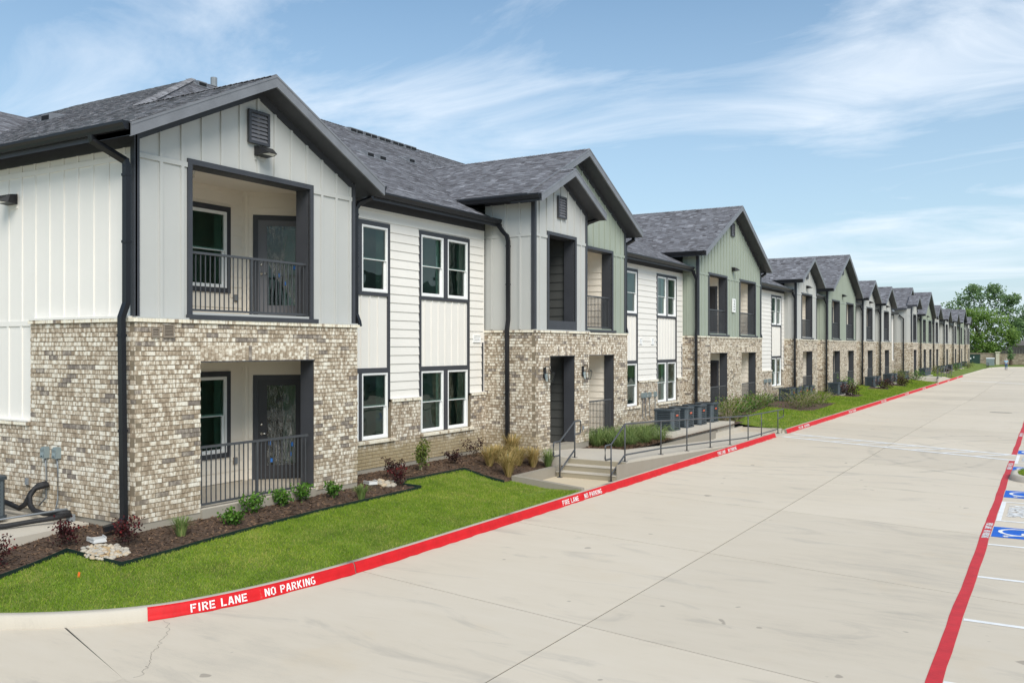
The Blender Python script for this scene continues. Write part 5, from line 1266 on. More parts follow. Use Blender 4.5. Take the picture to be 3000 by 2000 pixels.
FAR = [(.62, 58.75, 'first'), (.62, 60.6, 'second'), (.62, 71.7, 'first'), (.62, 73.7, 'second'), (.62, 80.2, 'first'), (.62, 82.5, 'second'), (.45, 89.9, 'first'), (.45, 91.0, 'second'), (.75, 102.4, 'first'), (.75, 104.2, 'second'), (.75, 106, 'third'), (1.0, 118.6, 'first'), (1.0, 121.5, 'second'), (1.0, 128, 'first'), (.9, 140, 'first'), (.9, 143, 'second'), (.6, 156.4, 'first')]
names = {58.75: 'facing the second green double gable', 60.6: 'facing the second green double gable', 71.7: 'past the second green gable', 73.7: 'past the second green gable', 80.2: 'by the second dark mound shrub', 82.5: 'by the second dark mound shrub', 89.9: 'just before the distant second stair', 91.0: 'just before the distant second stair', 102.4: 'beyond the distant second stair', 104.2: 'beyond the distant second stair', 106: 'beyond the distant second stair', 118.6: 'behind the distant ramp rail', 121.5: 'behind the distant ramp rail', 128: 'standing alone far along the row', 140: 'in the last pair of the row', 143: 'in the last pair of the row', 156.4: 'last of all before the end of the row'}
for x, y, o_ in FAR: dup(AC0, (x, y, -.24), 0, f'small dark condenser {names[y]}, {o_} of its group')
for k, (x0, x1, y0, y1) in enumerate([(-.5, .5, 48.7, 55), (.1, 1.2, 58.2, 61.3), (.1, 1.2, 71.1, 74.4), (.1, 1.2, 79.6, 83.2), (-.1, 1.0, 89.3, 91.3), (.2, 1.3, 101.8, 106.6), (.5, 1.5, 118, 122.2), (.5, 1.5, 127.4, 128.7), (.4, 1.5, 139.4, 143.7), (.1, 1.2, 155.8, 157)]):
    pad([(x0, y0), (x1, y0), (x1, y1), (x0, y1)], -.235, -.6, 'flat concrete pad under condensers along the far lawn, number %s from the near end' % ['two', 'three', 'four', 'five', 'six', 'seven', 'eight', 'nine', 'ten', 'eleven'][k])
al = build_ac('slate condenser with white data labels cut by the left edge of the picture', (-2.68, 7.93, -.05), 'acbody'); al.scale = (1.05, 1.05, .92)
q = MB(); q.box(.16, .36, -.384, -.378, .42, .70); local('data_label', q, M['label'], al); q = MB()
for k in range(7): q.box(.18, .34 - .04 * (k % 3), -.387, -.385, .66 - k * .033, .672 - k * .033)
stuff(local('label_print', q, M['ink'], al)); q = MB(); q.box(.16, .36, -.384, -.378, .08, .30); local('data_label', q, M['label'], al)
q = MB()
for k in range(4): q.box(.18, .34 - .03 * (k % 2), -.387, -.385, .26 - k * .045, .272 - k * .045)
stuff(local('label_print', q, M['ink'], al))
# refrigerant hoses, conduits, disconnects
hs = thing('refrigerant_hoses', 'black insulated refrigerant hoses looping on the pad at the left edge', 'hose', (-2, 8.6, -.1))
for p, r in (([(-3.2, 8.72, .10), (-2.95, 8.70, .08), (-2.62, 8.70, .02), (-2.50, 8.74, .10), (-2.45, 8.80, .28), (-2.33, 8.86, .41), (-2.26, 8.97, .44)], .042), ([(-2.22, 8.97, .42), (-2.36, 8.82, .36), (-2.38, 8.74, .24), (-2.30, 8.70, .10), (-2.16, 8.68, .03), (-1.85, 8.66, .01), (-1.62, 8.72, .02), (-1.45, 8.86, .03)], .042), ([(-1.42, 8.86, .0), (-1.50, 8.55, -.02), (-1.62, 8.30, -.04), (-1.72, 7.95, -.06), (-1.9, 7.6, -.06), (-2.3, 7.5, -.05)], .040)):
    m = MB(); m.pipe(p, r, 10); m.build('hose', M['rubber'], hs, True)
m = MB(); m.pipe([(-1.88, 8.93, .05), (-1.75, 8.80, .06), (-1.5, 8.84, .08), (-1.9, 8.1, .02), (-2.1, 7.7, -.02)], .014, 6); m.build('conduit', M['conduit'], hs, True)
m = MB(); m.box(-1.52, -1.40, 8.84, 8.92, -.115, .0); m.build('support_block', M['conduit'], hs)
def disconnect(F, a, z, zb, label, bend=0.0, group='grey disconnect boxes on the brick'):
    c = F.p(a, z, 0); o = thing('disconnect_box', label, 'electrical box', c, group)
    m = MB(); fbox(m, F, a - .055, a + .055, z, z + .17, 0, .10); fbox(m, F, a - .048, a + .048, z + .17, z + .19, 0, .085); m.build('enclosure', M['galv'], o)
    m = MB(); m.raw([F.p(a - .055, z + .10, .10), F.p(a + .055, z + .10, .10), F.p(a + .045, z + .15, .112), F.p(a - .045, z + .15, .112), F.p(a - .045, z + .02, .112), F.p(a + .045, z + .02, .112)], [(0, 1, 2, 3), (4, 5, 1, 0)]); m.build('cover', M['galv'], o)
    m = MB(); fbox(m, F, a - .02, a + .02, z + .03, z + .045, .112, .114); m.build('latch', M['ink'], o)
    m = MB(); m.pipe([F.p(a + .01, z, .05), F.p(a + .02, z - .14, .04), F.p(a + .02, zb + .14, .04), F.p(a + bend, zb, .08)], .0125, 6); m.build('conduit', M['conduit'], o, True)
disconnect(FL, -2.31, .86, .05, 'left of two grey disconnect boxes on the near end brick wall', -.12)
disconnect(FL, -1.98, .87, .05, 'right of two grey disconnect boxes on the near end brick wall', .03)
FW2 = FX(-.68); FW3 = FX(-.68)
for k, y in enumerate((30.88, 31.16, 31.54, 32.09)): disconnect(FW2, y, .86, .02, f'{["first", "second", "third", "fourth"][k]} from left of four grey disconnect boxes above the raised condensers', .1 if k != 2 else .5)
for k, y in enumerate((47.28, 47.56, 48.13, 48.38)): disconnect(FW3, y, .86, -.1, f'{["first", "second", "third", "fourth"][k]} from left of four grey disconnect boxes past the numbered green bay')
def outlet(F, a, z, label):
    o = thing('outlet_box', label, 'outlet', F.p(a, z, 0), 'weatherproof outlet covers'); m = MB(); fbox(m, F, a - .05, a + .05, z - .07, z + .07, 0, .025); m.build('back_plate', M['ventbrown'], o); m = MB(); fbox(m, F, a - .035, a + .035, z - .055, z + .055, .025, .055); m.build('flip_cover', M['conduit'], o)
outlet(FL, -2.86, .42, 'tan outlet cover on the end brick wall above the hoses'); outlet(FX(-1.93), 12.74, .43, 'grey outlet cover on the ground floor patio wall'); outlet(FX(-1.93), 12.74, 3.73, 'grey outlet cover on the upper balcony wall'); outlet(FX(.46), 23.7, .37, 'small outlet cover on the brick pier between the two ground floor openings')
def wall_vent(F, a0, a1, z0, z1, n, mat, label):
    o = thing('wall_vent', label, 'vent', F.p((a0 + a1) / 2, z0, 0), 'small vents set in the walls'); m = MB(); frame_ring(m, F, a0, a1, z0, z1, .022, -.01, .028); fbox(m, F, a0 + .02, a1 - .02, z0 + .02, z1 - .02, -.01, .004); m.build('frame', M[mat], o)
    h = (z1 - z0 - .05) / n
    for k in range(n):
        m = MB(); z = z0 + .025 + k * h; m.raw([F.p(a0 + .022, z, .024), F.p(a1 - .022, z, .024), F.p(a1 - .022, z + h * .7, .008), F.p(a0 + .022, z + h * .7, .008)], [(0, 1, 2, 3)]); m.build('slat', M[mat], o)
wall_vent(FX(0), 9.30, 9.45, 2.885, 3.04, 3, 'ventbrown', 'small taupe three-slat vent high on the near brick bay'); wall_vent(FX(0), 9.52, 9.73, 2.885, 3.10, 7, 'ventbrown', 'taupe many-slat vent high on the near brick bay')
wall_vent(FX(-1.175), 20.36, 20.72, 2.86, 3.06, 3, 'winwhite', 'white double vent on the siding beside the stair tower'); wall_vent(FX(-.725), 30.75, 31.0, 2.84, 3.06, 3, 'winwhite', 'left white vent on the siding above the raised condensers'); wall_vent(FX(-.725), 31.9, 32.15, 2.84, 3.06, 3, 'winwhite', 'right white vent on the siding above the raised condensers')
# lights
def lantern(F, a, z, label):
    o = thing('wall_lantern', label, 'lantern', F.p(a, z, 0), 'black lanterns either side of the stair entrance')
    m = MB(); fbox(m, F, a - .06, a + .06, z + .10, z + .40, 0, .03); m.build('back_plate', M['black'], o)
    m = MB(); m.pipe([F.p(a, z + .34, .03), F.p(a, z + .42, .05), F.p(a, z + .42, .16), F.p(a, z + .36, .16)], .012, 6); m.build('arm', M['black'], o)
    c = F.p(a, z, .16); m = MB()
    def sq(r, zz): return [c + F.u * (sx * r) + F.n * (sy * r) + Z3 * zz for sx, sy in ((-1, -1), (1, -1), (1, 1), (-1, 1))]
    T, B_, TT = sq(.105, .25), sq(.072, .02), sq(.025, .33)
    for i in range(4):
        for p, q in ((T[i], B_[i]), (T[i], T[(i + 1) % 4]), (B_[i], B_[(i + 1) % 4]), (T[i], TT[i]), (TT[i], TT[(i + 1) % 4])): m.pipe([p, q], .008, 5)
    m.build('cage', M['black'], o)
    g_ = MB()
    for i in range(4): g_.poly([T[i], T[(i + 1) % 4], B_[(i + 1) % 4], B_[i]])
    g_.build('glass_side', M['lampglass'], o); b = MB(); b.cone(c + Z3 * .22, c + Z3 * .10, .016, .022, 8); b.build('bulb', M['lens'], o)
lantern(FX(TOWER_X), 21.40, 1.78, 'black cage lantern left of the stair entrance'); lantern(FX(TOWER_X), 23.72, 1.78, 'black cage lantern on the pier right of the stair entrance')
def flood(F, a, z, label, back='grey'):
    o = thing('wall_floodlight', label, 'floodlight', F.p(a, z, 0), 'black floodlights on the gables')
    m = MB(); fbox(m, F, a - .13, a + .13, z - .14, z + .14, 0, .02); m.build('mounting_block', M[back], o)
    m = MB(); m.raw([F.p(a - .15, z - .07, .02), F.p(a + .15, z - .07, .02), F.p(a + .15, z + .11, .02), F.p(a - .15, z + .11, .02), F.p(a - .17, z - .05, .20), F.p(a + .17, z - .05, .20), F.p(a + .17, z + .09, .16), F.p(a - .17, z + .09, .16), F.p(a - .10, z - .035, .34), F.p(a + .10, z - .035, .34)], [(0, 1, 5, 4), (3, 2, 6, 7), (0, 3, 7, 4), (1, 2, 6, 5), (4, 5, 9, 8), (7, 6, 9, 8), (4, 7, 8), (5, 6, 9)]); m.build('housing', M['black'], o)
    m = MB(); m.raw([F.p(a - .13, z - .056, .205), F.p(a + .13, z - .056, .205), F.p(a + .08, z - .042, .33), F.p(a - .08, z - .042, .33)], [(0, 1, 2, 3)]); m.build('lens', M['lens'], o)
flood(FX(-.07), 11.66, 6.26, 'black floodlight under the louvre of the nearest grey gable'); flood(FY(9.08), -3.44, 5.31, 'black floodlight on the white end wall at the left edge', 'white')
flood(FX(-.07), 39.9, 6.22, 'black floodlight on the green gable with the number sign', 'green'); flood(FX(-.07), 54.2, 6.24, 'black floodlight on the second grey gable, past the numbered green one'); flood(FX(-.07), 64.7, 6.25, 'black floodlight on the second green double gable', 'green')
for y, t, c_ in ((75.4, 'third grey gable', 'grey'), (83.8, 'fourth grey gable', 'grey'), (113.5, 'third green double gable', 'green'), (123.7, 'grey gable after the third green double gable', 'grey'), (136.1, 'second last grey gable', 'grey'), (148.7, 'last grey gable', 'grey')): flood(FX(-.07), y, 6.25, 'tiny black floodlight on the ' + t, c_)
# number sign
sg = thing('building_sign', 'white number 2 sign on the green gable between two balconies', 'sign', (-.03, 39.97, 4.3)); F = FX(-.05)
m = MB(); fbox(m, F, 39.75, 40.17, 4.31, 4.92, 0, .05); m.build('panel', M['winwhite'], sg)
q_, wd = glyphs('2', .62, .1, .15); m = MB()
for p in q_: m.poly([F.p(39.88 + u * .26, 4.63 + v * .22, .053) for u, v in p])
m.build('numeral', M['ink'], sg); m = MB()
for k, z in enumerate((4.56, 4.525, 4.44, 4.405)):
    a = 39.85
    while a < 40.06: e = a + random.uniform(.02, .05); fbox(m, F, a, e, z, z + .018, .05, .0525); a = e + .012
stuff(m.build('small_print', M['ink'], sg))

# ------------------------------------------------------------------ plants
def leaves_mesh(mb, pts, size, flat=0.0, rs=random):
    for p, sc, r in pts:
        d = Vector((rs.gauss(0, 1), rs.gauss(0, 1), rs.gauss(.3, 1))).normalized(); e = d.orthogonal().normalized(); e = (Matrix.Rotation(rs.uniform(0, 6.28), 3, d) @ e)
        s = size * sc; w_ = e.cross(d) * s * .42; p = Vector(p)
        mb.raw([p, p + e * s * .5 + w_, p + e * s, p + e * s * .5 - w_], [(0, 1, 2, 3)], r)
def shrub(name, label, x, y, r, h, n, size, mat, group, stems=7, spread=1.0, z=None, open_=.6, tips=None):
    z = ground_z(x, y) + .02 if z is None else z; rs = random.Random(int(x * 977 + y * 131)); o = thing(name, label, 'shrub', (x, y, z), group); S = MB(); pts = []
    for k in range(stems):
        a = rs.uniform(0, 6.28); rr = r * rs.uniform(.25, 1) * spread; top = Vector((rr * math.cos(a), rr * math.sin(a), h * rs.uniform(.6, 1.0))); mid = top * .5 + Vector((rs.uniform(-.03, .03), rs.uniform(-.03, .03), h * .06))
        b0 = Vector((rs.uniform(-.03, .03), rs.uniform(-.03, .03), -.02)); S.pipe([b0, mid, top], max(.003, h * .009), 4)
        for j in range(max(1, n // stems)):
            t = rs.uniform(.22, 1.0) ** .8; c = (b0 * (1 - t) ** 2 + mid * 2 * t * (1 - t) + top * t * t); sp = r * .34 * open_ * (1.15 - .5 * t)
            p = c + Vector((rs.gauss(0, sp), rs.gauss(0, sp), rs.gauss(0, sp * .8)))
            if p.z < .01: p.z = abs(p.z) + .02
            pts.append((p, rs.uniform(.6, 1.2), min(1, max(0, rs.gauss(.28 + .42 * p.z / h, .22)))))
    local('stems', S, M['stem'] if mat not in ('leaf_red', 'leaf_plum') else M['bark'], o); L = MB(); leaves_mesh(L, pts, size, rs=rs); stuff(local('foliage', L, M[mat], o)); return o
def clump(name, label, x, y, h, n, spread, mat, group, z=None, wd=.006, droop=.5):
    z = ground_z(x, y) + .02 if z is None else z; rs = random.Random(int(x * 577 + y * 331)); o = thing(name, label, 'grass clump', (x, y, z), group); m = MB()
    for k in range(n):
        a = rs.uniform(0, 6.28); L = h * rs.uniform(.6, 1.1); s = spread * rs.random() ** .6; d = Vector((math.cos(a), math.sin(a), 0)); b = d * rs.uniform(0, .07); side = Vector((-d.y, d.x, 0)) * wd * rs.uniform(.7, 1.3)
        P = [b, b + d * s * .25 + Z3 * L * .55, b + d * s * .62 + Z3 * L * (.93 - droop * .1 * s), b + d * s * 1.05 + Z3 * L * (1.05 - droop * s / max(spread, .01) * .45)]
        r = rs.random(); m.raw([P[0] - side, P[0] + side, P[1] + side, P[1] - side, P[2] + side * .7, P[2] - side * .7, P[3]], [(0, 1, 2, 3), (3, 2, 4, 5), (5, 4, 6)], r)
    stuff(local('blades', m, M[mat], o)); return o
GR = 'burgundy shrubs in the mulch beds'; GG = 'small glossy green shrubs before the patio'
shrub('burgundy_shrub', 'burgundy shrub in front of the concrete pad with the hoses', -.36, 8.06, .30, .42, 520, .042, 'leaf_red', GR); shrub('burgundy_shrub', 'burgundy shrub in front of the white splash block at the brick corner', .36, 8.62, .28, .46, 520, .042, 'leaf_red', GR)
shrub('burgundy_shrub', 'burgundy shrub cut by the left edge beside the condenser', -.35, 7.0, .30, .45, 460, .042, 'leaf_red', GR); shrub('burgundy_shrub', 'burgundy shrub by the corner of the edging right of the near bay', .43, 15.1, .26, .44, 360, .05, 'leaf_red', GR); shrub('burgundy_shrub', 'burgundy shrub behind the rocks right of the near bay', -.2, 15.65, .28, .44, 360, .05, 'leaf_plum', GR)
shrub('burgundy_shrub', 'burgundy shrub right of the young upright shrub', -.43, 18.4, .30, .40, 340, .05, 'leaf_plum', GR); shrub('burgundy_shrub', 'thin burgundy shrub in the inner corner beside the downspout', -.75, 19.7, .30, .55, 240, .05, 'leaf_plum', GR)
for k, (x, y, r, h) in enumerate(((.60, 10.45, .24, .27), (.20, 11.2, .26, .33), (.22, 11.95, .24, .32), (.16, 12.5, .22, .34), (.36, 13.15, .22, .36))): shrub('green_shrub', f'{["first", "second", "third", "fourth", "fifth"][k]} from left of the five small glossy green shrubs before the patio', x, y, r, h, 420, .055, 'leaf_green', GG, 9)
shrub('young_holly', 'young upright shrub with pale stems against the recessed brick wall', -.40, 16.95, .30, .80, 640, .060, 'leaf_olive', None, 8, .8)
for k, (x, y, t) in enumerate(((.56, 9.43, 'below the left brick pier of the near bay'), (.74, 13.53, 'at the right end of the near bay beside the rocks'))): clump('green_grass_clump', 'green grass clump ' + t, x, y, .30, 130, .24, 'clump_green', 'green grass clumps')
for k, (x, y, h) in enumerate(((.35, 18.8, .50), (.22, 19.4, .46), (1.05, 18.55, .62), (.62, 19.75, .48), (.85, 20.1, .52), (.0, 20.5, .58))): clump('dry_grass_clump', ['straw-coloured grass clump leftmost by the stair tower', 'straw-coloured grass clump in front of the small splash block', 'largest straw-coloured grass clump beside the low retaining wall', 'straw-coloured grass clump in the middle of the group by the tower', 'straw-coloured grass clump nearest the tower corner', 'straw-coloured grass clump behind, against the tower brick'][k], x, y, h, 260, .50, 'tan_grass', 'straw-coloured grass clumps by the stair tower', wd=.006, droop=.45)
clump('green_grass_clump', 'dark green grass clump at the foot of the stair rail', 1.1, 20.45, .50, 170, .34, 'clump_green', 'green grass clumps', wd=.006)
rs_ = random.Random(5); spots = [(.55, 24.5), (.75, 25.1), (1.05, 24.9), (.6, 25.8), (1.1, 25.7), (.8, 26.5), (1.25, 26.5), (.5, 26.9), (1.0, 27.2), (1.3, 27.6), (.7, 27.8), (.35, 25.2)]
FG = MB()
for (x, y) in spots:
    z_ = -.21 - .06 * x
    for k in range(190):
        a = rs_.uniform(0, 6.28); L = .54 * rs_.uniform(.4, 1.1); sp_ = .85 * rs_.random() ** .6; d = Vector((math.cos(a), math.sin(a), 0)); b = Vector((x, y, z_)) + d * rs_.uniform(0, .20); sd = Vector((-d.y, d.x, 0)) * .006
        P = [b, b + d * sp_ * .25 + Z3 * L * .55, b + d * sp_ * .62 + Z3 * L * .85, b + d * sp_ * 1.05 + Z3 * L * (.95 - sp_ * .75)]
        FG.raw([P[0] - sd, P[0] + sd, P[1] + sd, P[1] - sd, P[2] + sd * .7, P[2] - sd * .7, P[3]], [(0, 1, 2, 3), (3, 2, 4, 5), (5, 4, 6)], min(1, rs_.random() * .75 + (.35 if rs_.random() < .25 else 0)))
stuff(tag(FG.build('feathery_grass', M['clump_green']), 'mass of feathery green grass filling the bed between the brick pier and the ramp', 'ornamental grass'))
for k, (x, y, h) in enumerate(((1.15, 35.3, .95), (1.0, 37.0, .85), (.6, 38.6, .75), (.5, 40.4, .75), (.3, 42.4, .70), (.2, 44.0, .6))): shrub('leafy_green_shrub', f'loose leafy green shrub in the bed before the numbered green bay, {["nearest", "second", "third", "fourth", "fifth", "farthest"][k]} of six', x, y, .68, h, 700, .07, 'leaf_green' if k % 2 else 'leaf_olive', 'loose green shrubs before the numbered green bay', 26, 1.0, None, 1.0)
for k, (x, y) in enumerate(((1.5, 45.4), (1.4, 47.0), (1.35, 48.8), (1.5, 50.6))): shrub('arching_olive_shrub', f'arching olive shrub in the pointed mulch bed, {["nearest", "second", "third", "farthest"][k]} of four', x, y, .85, .78, 560, .07, 'leaf_olive', 'arching olive shrubs in the pointed bed', 24, 1.1, None, .9)
for k, (x, y, r, t) in enumerate(((1.4, 59.2, .9, 'beside the bed of the second green double gable'), (1.75, 70.6, .8, 'on the lawn past the second green double gable'), (1.8, 79.3, .8, 'on the lawn just before the distant stair'), (1.4, 119, .8, 'far along the lawn beyond the distant ramp'))): shrub('plum_mound_shrub', 'dark plum mound shrub ' + t, x, y, r, .62, 620, .09, 'leaf_plum', 'dark plum mound shrubs on the lawn', 26, 1.0, None, .9)
for k, (x, y, t) in enumerate(((.6, 62.5, 'between two pairs of far condensers'), (.9, 86.5, 'before the distant stair'), (1.4, 91.0, 'beside the distant steps'), (1.2, 112, 'past the distant ramp'), (1.4, 133, 'far along the row'), (1.6, 150, 'at the end of the row'))): shrub('olive_shrub', 'rounded olive shrub ' + t, x, y, .9, .85, 460, .10, 'leaf_olive' if k % 2 else 'leaf_green', 'far rounded shrubs', 22, 1.0, None, 1.0)
# splash blocks and river stones
def splash(x, y, rz, label):
    o = thing('splash_block', label, 'splash block', (x, y, ground_z(x, y) + .03), 'white splash blocks below downspouts'); o.rotation_euler = (0, 0, rz); o.scale = (.75, .75, .8); m = MB()
    m.hexa([(-.13, -.2, 0), (.13, -.2, 0), (.17, .2, 0), (-.17, .2, 0), (-.11, -.18, .07), (.11, -.18, .07), (.15, .18, .05), (-.15, .18, .05)]); local('body', m, M['splash'], o)
    for sx in (-1, 1): r_ = MB(); r_.hexa([(sx * .10, -.19, .06), (sx * .128, -.19, .06), (sx * .166, .19, .045), (sx * .135, .19, .045), (sx * .10, -.19, .095), (sx * .122, -.19, .095), (sx * .160, .19, .075), (sx * .135, .19, .075)]); local('rim', r_, M['splash'], o)
splash(-.12, 8.45, R(70), 'white splash block below the downspout at the near brick corner'); splash(-.02, 14.72, R(60), 'white splash block right of the near bay beside rocks'); splash(.08, 20.3, R(30), 'grey-white splash block behind the straw-coloured grasses')
def stone_mesh(k):
    rs = random.Random(k); bm = bmesh.new(); bmesh.ops.create_icosphere(bm, subdivisions=1, radius=1)
    for v in bm.verts: v.co = Vector((v.co.x * rs.uniform(.9, 1.15), v.co.y * rs.uniform(.9, 1.1), v.co.z)) * rs.uniform(.92, 1.06)
    me = bpy.data.meshes.new('stone'); bm.to_mesh(me); bm.free(); me.polygons.foreach_set('use_smooth', [True] * len(me.polygons)); at = me.attributes.new('rnd', 'FLOAT', 'FACE'); at.data.foreach_set('value', [rs.random()] * len(me.polygons)); me.materials.append(M['stone']); return me
SM = [stone_mesh(k) for k in range(9)]
def stones(x, y, rx, ry, n, label, size=.05, fill=True):
    z = ground_z(x, y) + .025; o = thing('river_stone_patch', label, 'stones', (x, y, z), 'river stone patches below downspouts'); rs = random.Random(int(x * 100 + y * 10))
    if fill:
        m = MB(); P = [(rx * .9 * math.cos(R(a)) * rs.uniform(.8, 1.05), ry * .9 * math.sin(R(a)) * rs.uniform(.8, 1.05), ground_z(x + rx * .9 * math.cos(R(a)), y + ry * .9 * math.sin(R(a))) + .034 - z) for a in range(0, 360, 24)]; m.poly(P); local('sandy_fill', m, M['sand'], o)
    for k in range(n):
        a = rs.uniform(0, 6.28); q = (rs.uniform(.62, 1.08) if k > n * .25 else rs.uniform(0, .6)); X, Y = rx * q * math.cos(a), ry * q * math.sin(a)
        s = bpy.data.objects.new('stone', SM[k % 9]); COL.objects.link(s); s.parent = o; sz = size * rs.uniform(.6, 1.25); s.scale = (sz * rs.uniform(1, 1.5), sz, sz * .8); s.rotation_euler = (rs.uniform(-.2, .2), rs.uniform(-.2, .2), rs.uniform(0, 6.28)); s.location = (X, Y, ground_z(x + X, y + Y) + .03 - z + sz * .2)
stones(.42, 8.20, .40, .27, 110, 'patch of tan river stones by the white splash block at the near corner', .036); stones(.12, 14.95, .26, .24, 40, 'small patch of tan stones right of the near bay', .055); stones(.3, 20.0, .2, .25, 14, 'few tan stones among the straw-coloured grasses', .06, False)
m = MB(); m.raw([(.92, 7.43, -.44), (.95, 7.45, -.44), (.955, 7.46, -.33), (.93, 7.445, -.325)], [(0, 1, 2, 3)]); m.raw([(.935, 7.43, -.44), (.94, 7.45, -.44), (.945, 7.455, -.33), (.94, 7.44, -.33)], [(0, 1, 2, 3)])
tag(m.build('marker_flag', M['orange']), 'tiny orange marker flag in the lawn at lower left', 'flag')

# ------------------------------------------------------------------ end of the street
def stone_wall(x0, x1, zt, label):
    o = thing('stone_wall', label, 'wall', (x0, 190, -.5), 'stone screen wall at the end of the street'); m = MB(); m.box(x0, x1, 190.06, 190.3, -.8, zt); m.build('wall_core', M['mortar'], o); m = MB(); rs = random.Random(3); z = -.5
    while z < zt - .1:
        h = rs.uniform(.18, .30); x = x0
        while x < x1 - .05: wd = min(rs.uniform(.25, .6), x1 - x); m.box(x + .01, x + wd - .01, 190.0 + rs.uniform(0, .03), 190.08, z + .01, min(z + h, zt) - .01, rs.random()); x += wd
        z += h
    stuff(m.build('stones', M['stonewall'], o)); m = MB(); m.box(x0, x1, 189.96, 190.34, zt, zt + .08); m.build('coping', M['stonewall'], o)
stone_wall(-6, 3.3, 1.60, 'tan stone screen wall left of the cream pilaster at the street end'); stone_wall(3.95, 40, 1.46, 'tan stone screen wall right of the cream pilaster at the street end')
pl = thing('wall_pilaster', 'cream pilaster in the stone wall at the street end', 'pilaster', (3.6, 190, -.5)); m = MB(); m.box(3.32, 3.93, 189.8, 190.5, -.7, 1.72); m.build('shaft', M['pilaster'], pl); m = MB(); m.box(3.22, 4.03, 189.7, 190.6, 1.72, 1.9); m.build('cap', M['pilaster'], pl)
tf = thing('transformer_box', 'large dark green utility transformer at the end of the brick row', 'transformer', (.2, 185, -.4)); m = MB(); m.box(-1.7, 1.0, 184, 186, -.4, 1.35); m.build('cabinet', M['transformer'], tf); m = MB(); m.box(-1.75, 1.05, 183.95, 186.05, 1.35, 1.45); m.build('lid', M['transformer'], tf); m = MB(); m.box(-.55, -.35, 183.97, 183.99, .55, .85); m.build('warning_label', M['label'], tf); m = MB(); m.box(-.02, .15, 183.97, 183.99, .80, 1.05); m.build('warning_label', M['label'], tf)
cb = thing('utility_cabinet', 'pale grey utility cabinet on the grass before the stone wall', 'cabinet', (2.9, 180, -.4)); m = MB(); m.box(2.32, 3.56, 179.5, 180.6, -.5, .72); m.build('cabinet', M['galv'], cb); m = MB(); m.hexa([(2.27, 179.45, .72), (3.61, 179.45, .72), (3.61, 180.65, .72), (2.27, 180.65, .72), (2.3, 179.5, .80), (3.58, 179.5, .80), (3.58, 180.6, .86), (2.3, 180.6, .86)]); m.build('lid', M['label'], cb)
fn = thing('board_fence', 'dark weathered board fence beyond the stone wall', 'fence', (6, 215, 0))
for k in range(70): m = MB(); x = -3 + k * .5; m.box(x, x + .47, 215, 215.05, -.8, 2.85 + .05 * math.sin(k * 1.7)); m.build('fence_board', M['fence'], fn)
hs2 = thing('distant_house', 'low brown-roofed house beyond the dark fence at right', 'house', (9, 240, 0)); m = MB(); m.box(3.2, 16, 240, 250, -.8, 3.2); m.build('wall', M['pilaster'], hs2); m = MB(); m.raw([(2.4, 239, 3.1), (16.8, 239, 3.1), (16.8, 251, 3.1), (2.4, 251, 3.1), (4.8, 245, 4.3), (16, 245, 4.3)], [(0, 1, 5, 4), (1, 2, 5), (2, 3, 4, 5), (3, 0, 4)]); m.build('roof', M['farroof'], hs2)
def tree(label, x, y, z, trunk_h, crown, n, size, mat, seed, group='trees beyond the stone wall'):
    """crown: list of (dx, dy, dz, rx, rz)"""
    rs = random.Random(seed); o = thing('broadleaf_tree', label, 'tree', (x, y, z), group); T = MB(); T.cone((0, 0, -.3), (0, 0, trunk_h), .32, .22, 8)
    for c in crown: T.cone((0, 0, trunk_h * .7), (c[0], c[1], c[2]), .14, .04, 5)
    local('trunk', T, M['bark'], o); L = MB(); pts = []
    for c in crown:
        for _ in range(n // len(crown) // 9):
            d = Vector((rs.gauss(0, 1), rs.gauss(0, 1), rs.gauss(0, 1))).normalized() * rs.random() ** .4; q = Vector((c[0] + d.x * c[3], c[1] + d.y * c[3], c[2] + d.z * c[4]))
            for _ in range(9):
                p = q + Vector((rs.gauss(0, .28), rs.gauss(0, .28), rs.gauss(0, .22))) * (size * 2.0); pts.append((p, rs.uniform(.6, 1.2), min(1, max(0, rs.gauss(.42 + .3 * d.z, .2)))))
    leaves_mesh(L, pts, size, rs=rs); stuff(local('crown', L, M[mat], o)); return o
tree('tall dark green tree rising highest behind the end of the row', -1.2, 211, -.5, 6, [(-4.5, 0, 11.2, 2.6, 2.0), (-2, 1, 13.2, 2.8, 2.2), (1.0, 0, 13.8, 2.6, 2.2), (4.2, 0, 13.4, 2.4, 2.2), (5.6, 1, 10.8, 2.2, 1.7), (6.6, 0, 13.0, 1.3, 1.2), (6.9, 1, 8.0, 1.5, 1.5), (0, 0, 10.5, 4.0, 2.2), (3.2, 0, 15.2, 1.5, 1.3), (-.8, 1, 15.4, 1.5, 1.0), (-6, 1, 9, 2, 1.6)], 7600, .40, 'leaf_tree', 1)
tree('pale green willowy tree in front of the tall dark tree', 1.2, 203, -.5, 4, [(-2.8, 0, 8.8, 2.6, 2.2), (0, 0, 9.4, 2.8, 2.0), (2.2, 0, 7.6, 2.6, 2.4), (-1.5, 0, 5.6, 3.2, 2.6), (4.3, 0, 5.2, 1.6, 1.8), (1.8, 0, 4.6, 2.8, 2.6), (-3.4, 0, 4.2, 2.6, 2.6), (0, 0, 2.8, 3.0, 1.9), (-3.6, 1, 9.6, 1.6, 1.4)], 11000, .36, 'leaf_willow', 2)
tree('dark tree at the right edge beyond the fence', 8.2, 231, -.5, 6, [(0, 0, 11, 2.6, 2.0), (1.5, 0, 9, 2.8, 2.0), (-1.4, 0, 8.6, 1.6, 1.4), (2, 0, 12, 2, 1.6)], 3600, .42, 'leaf_tree', 3)
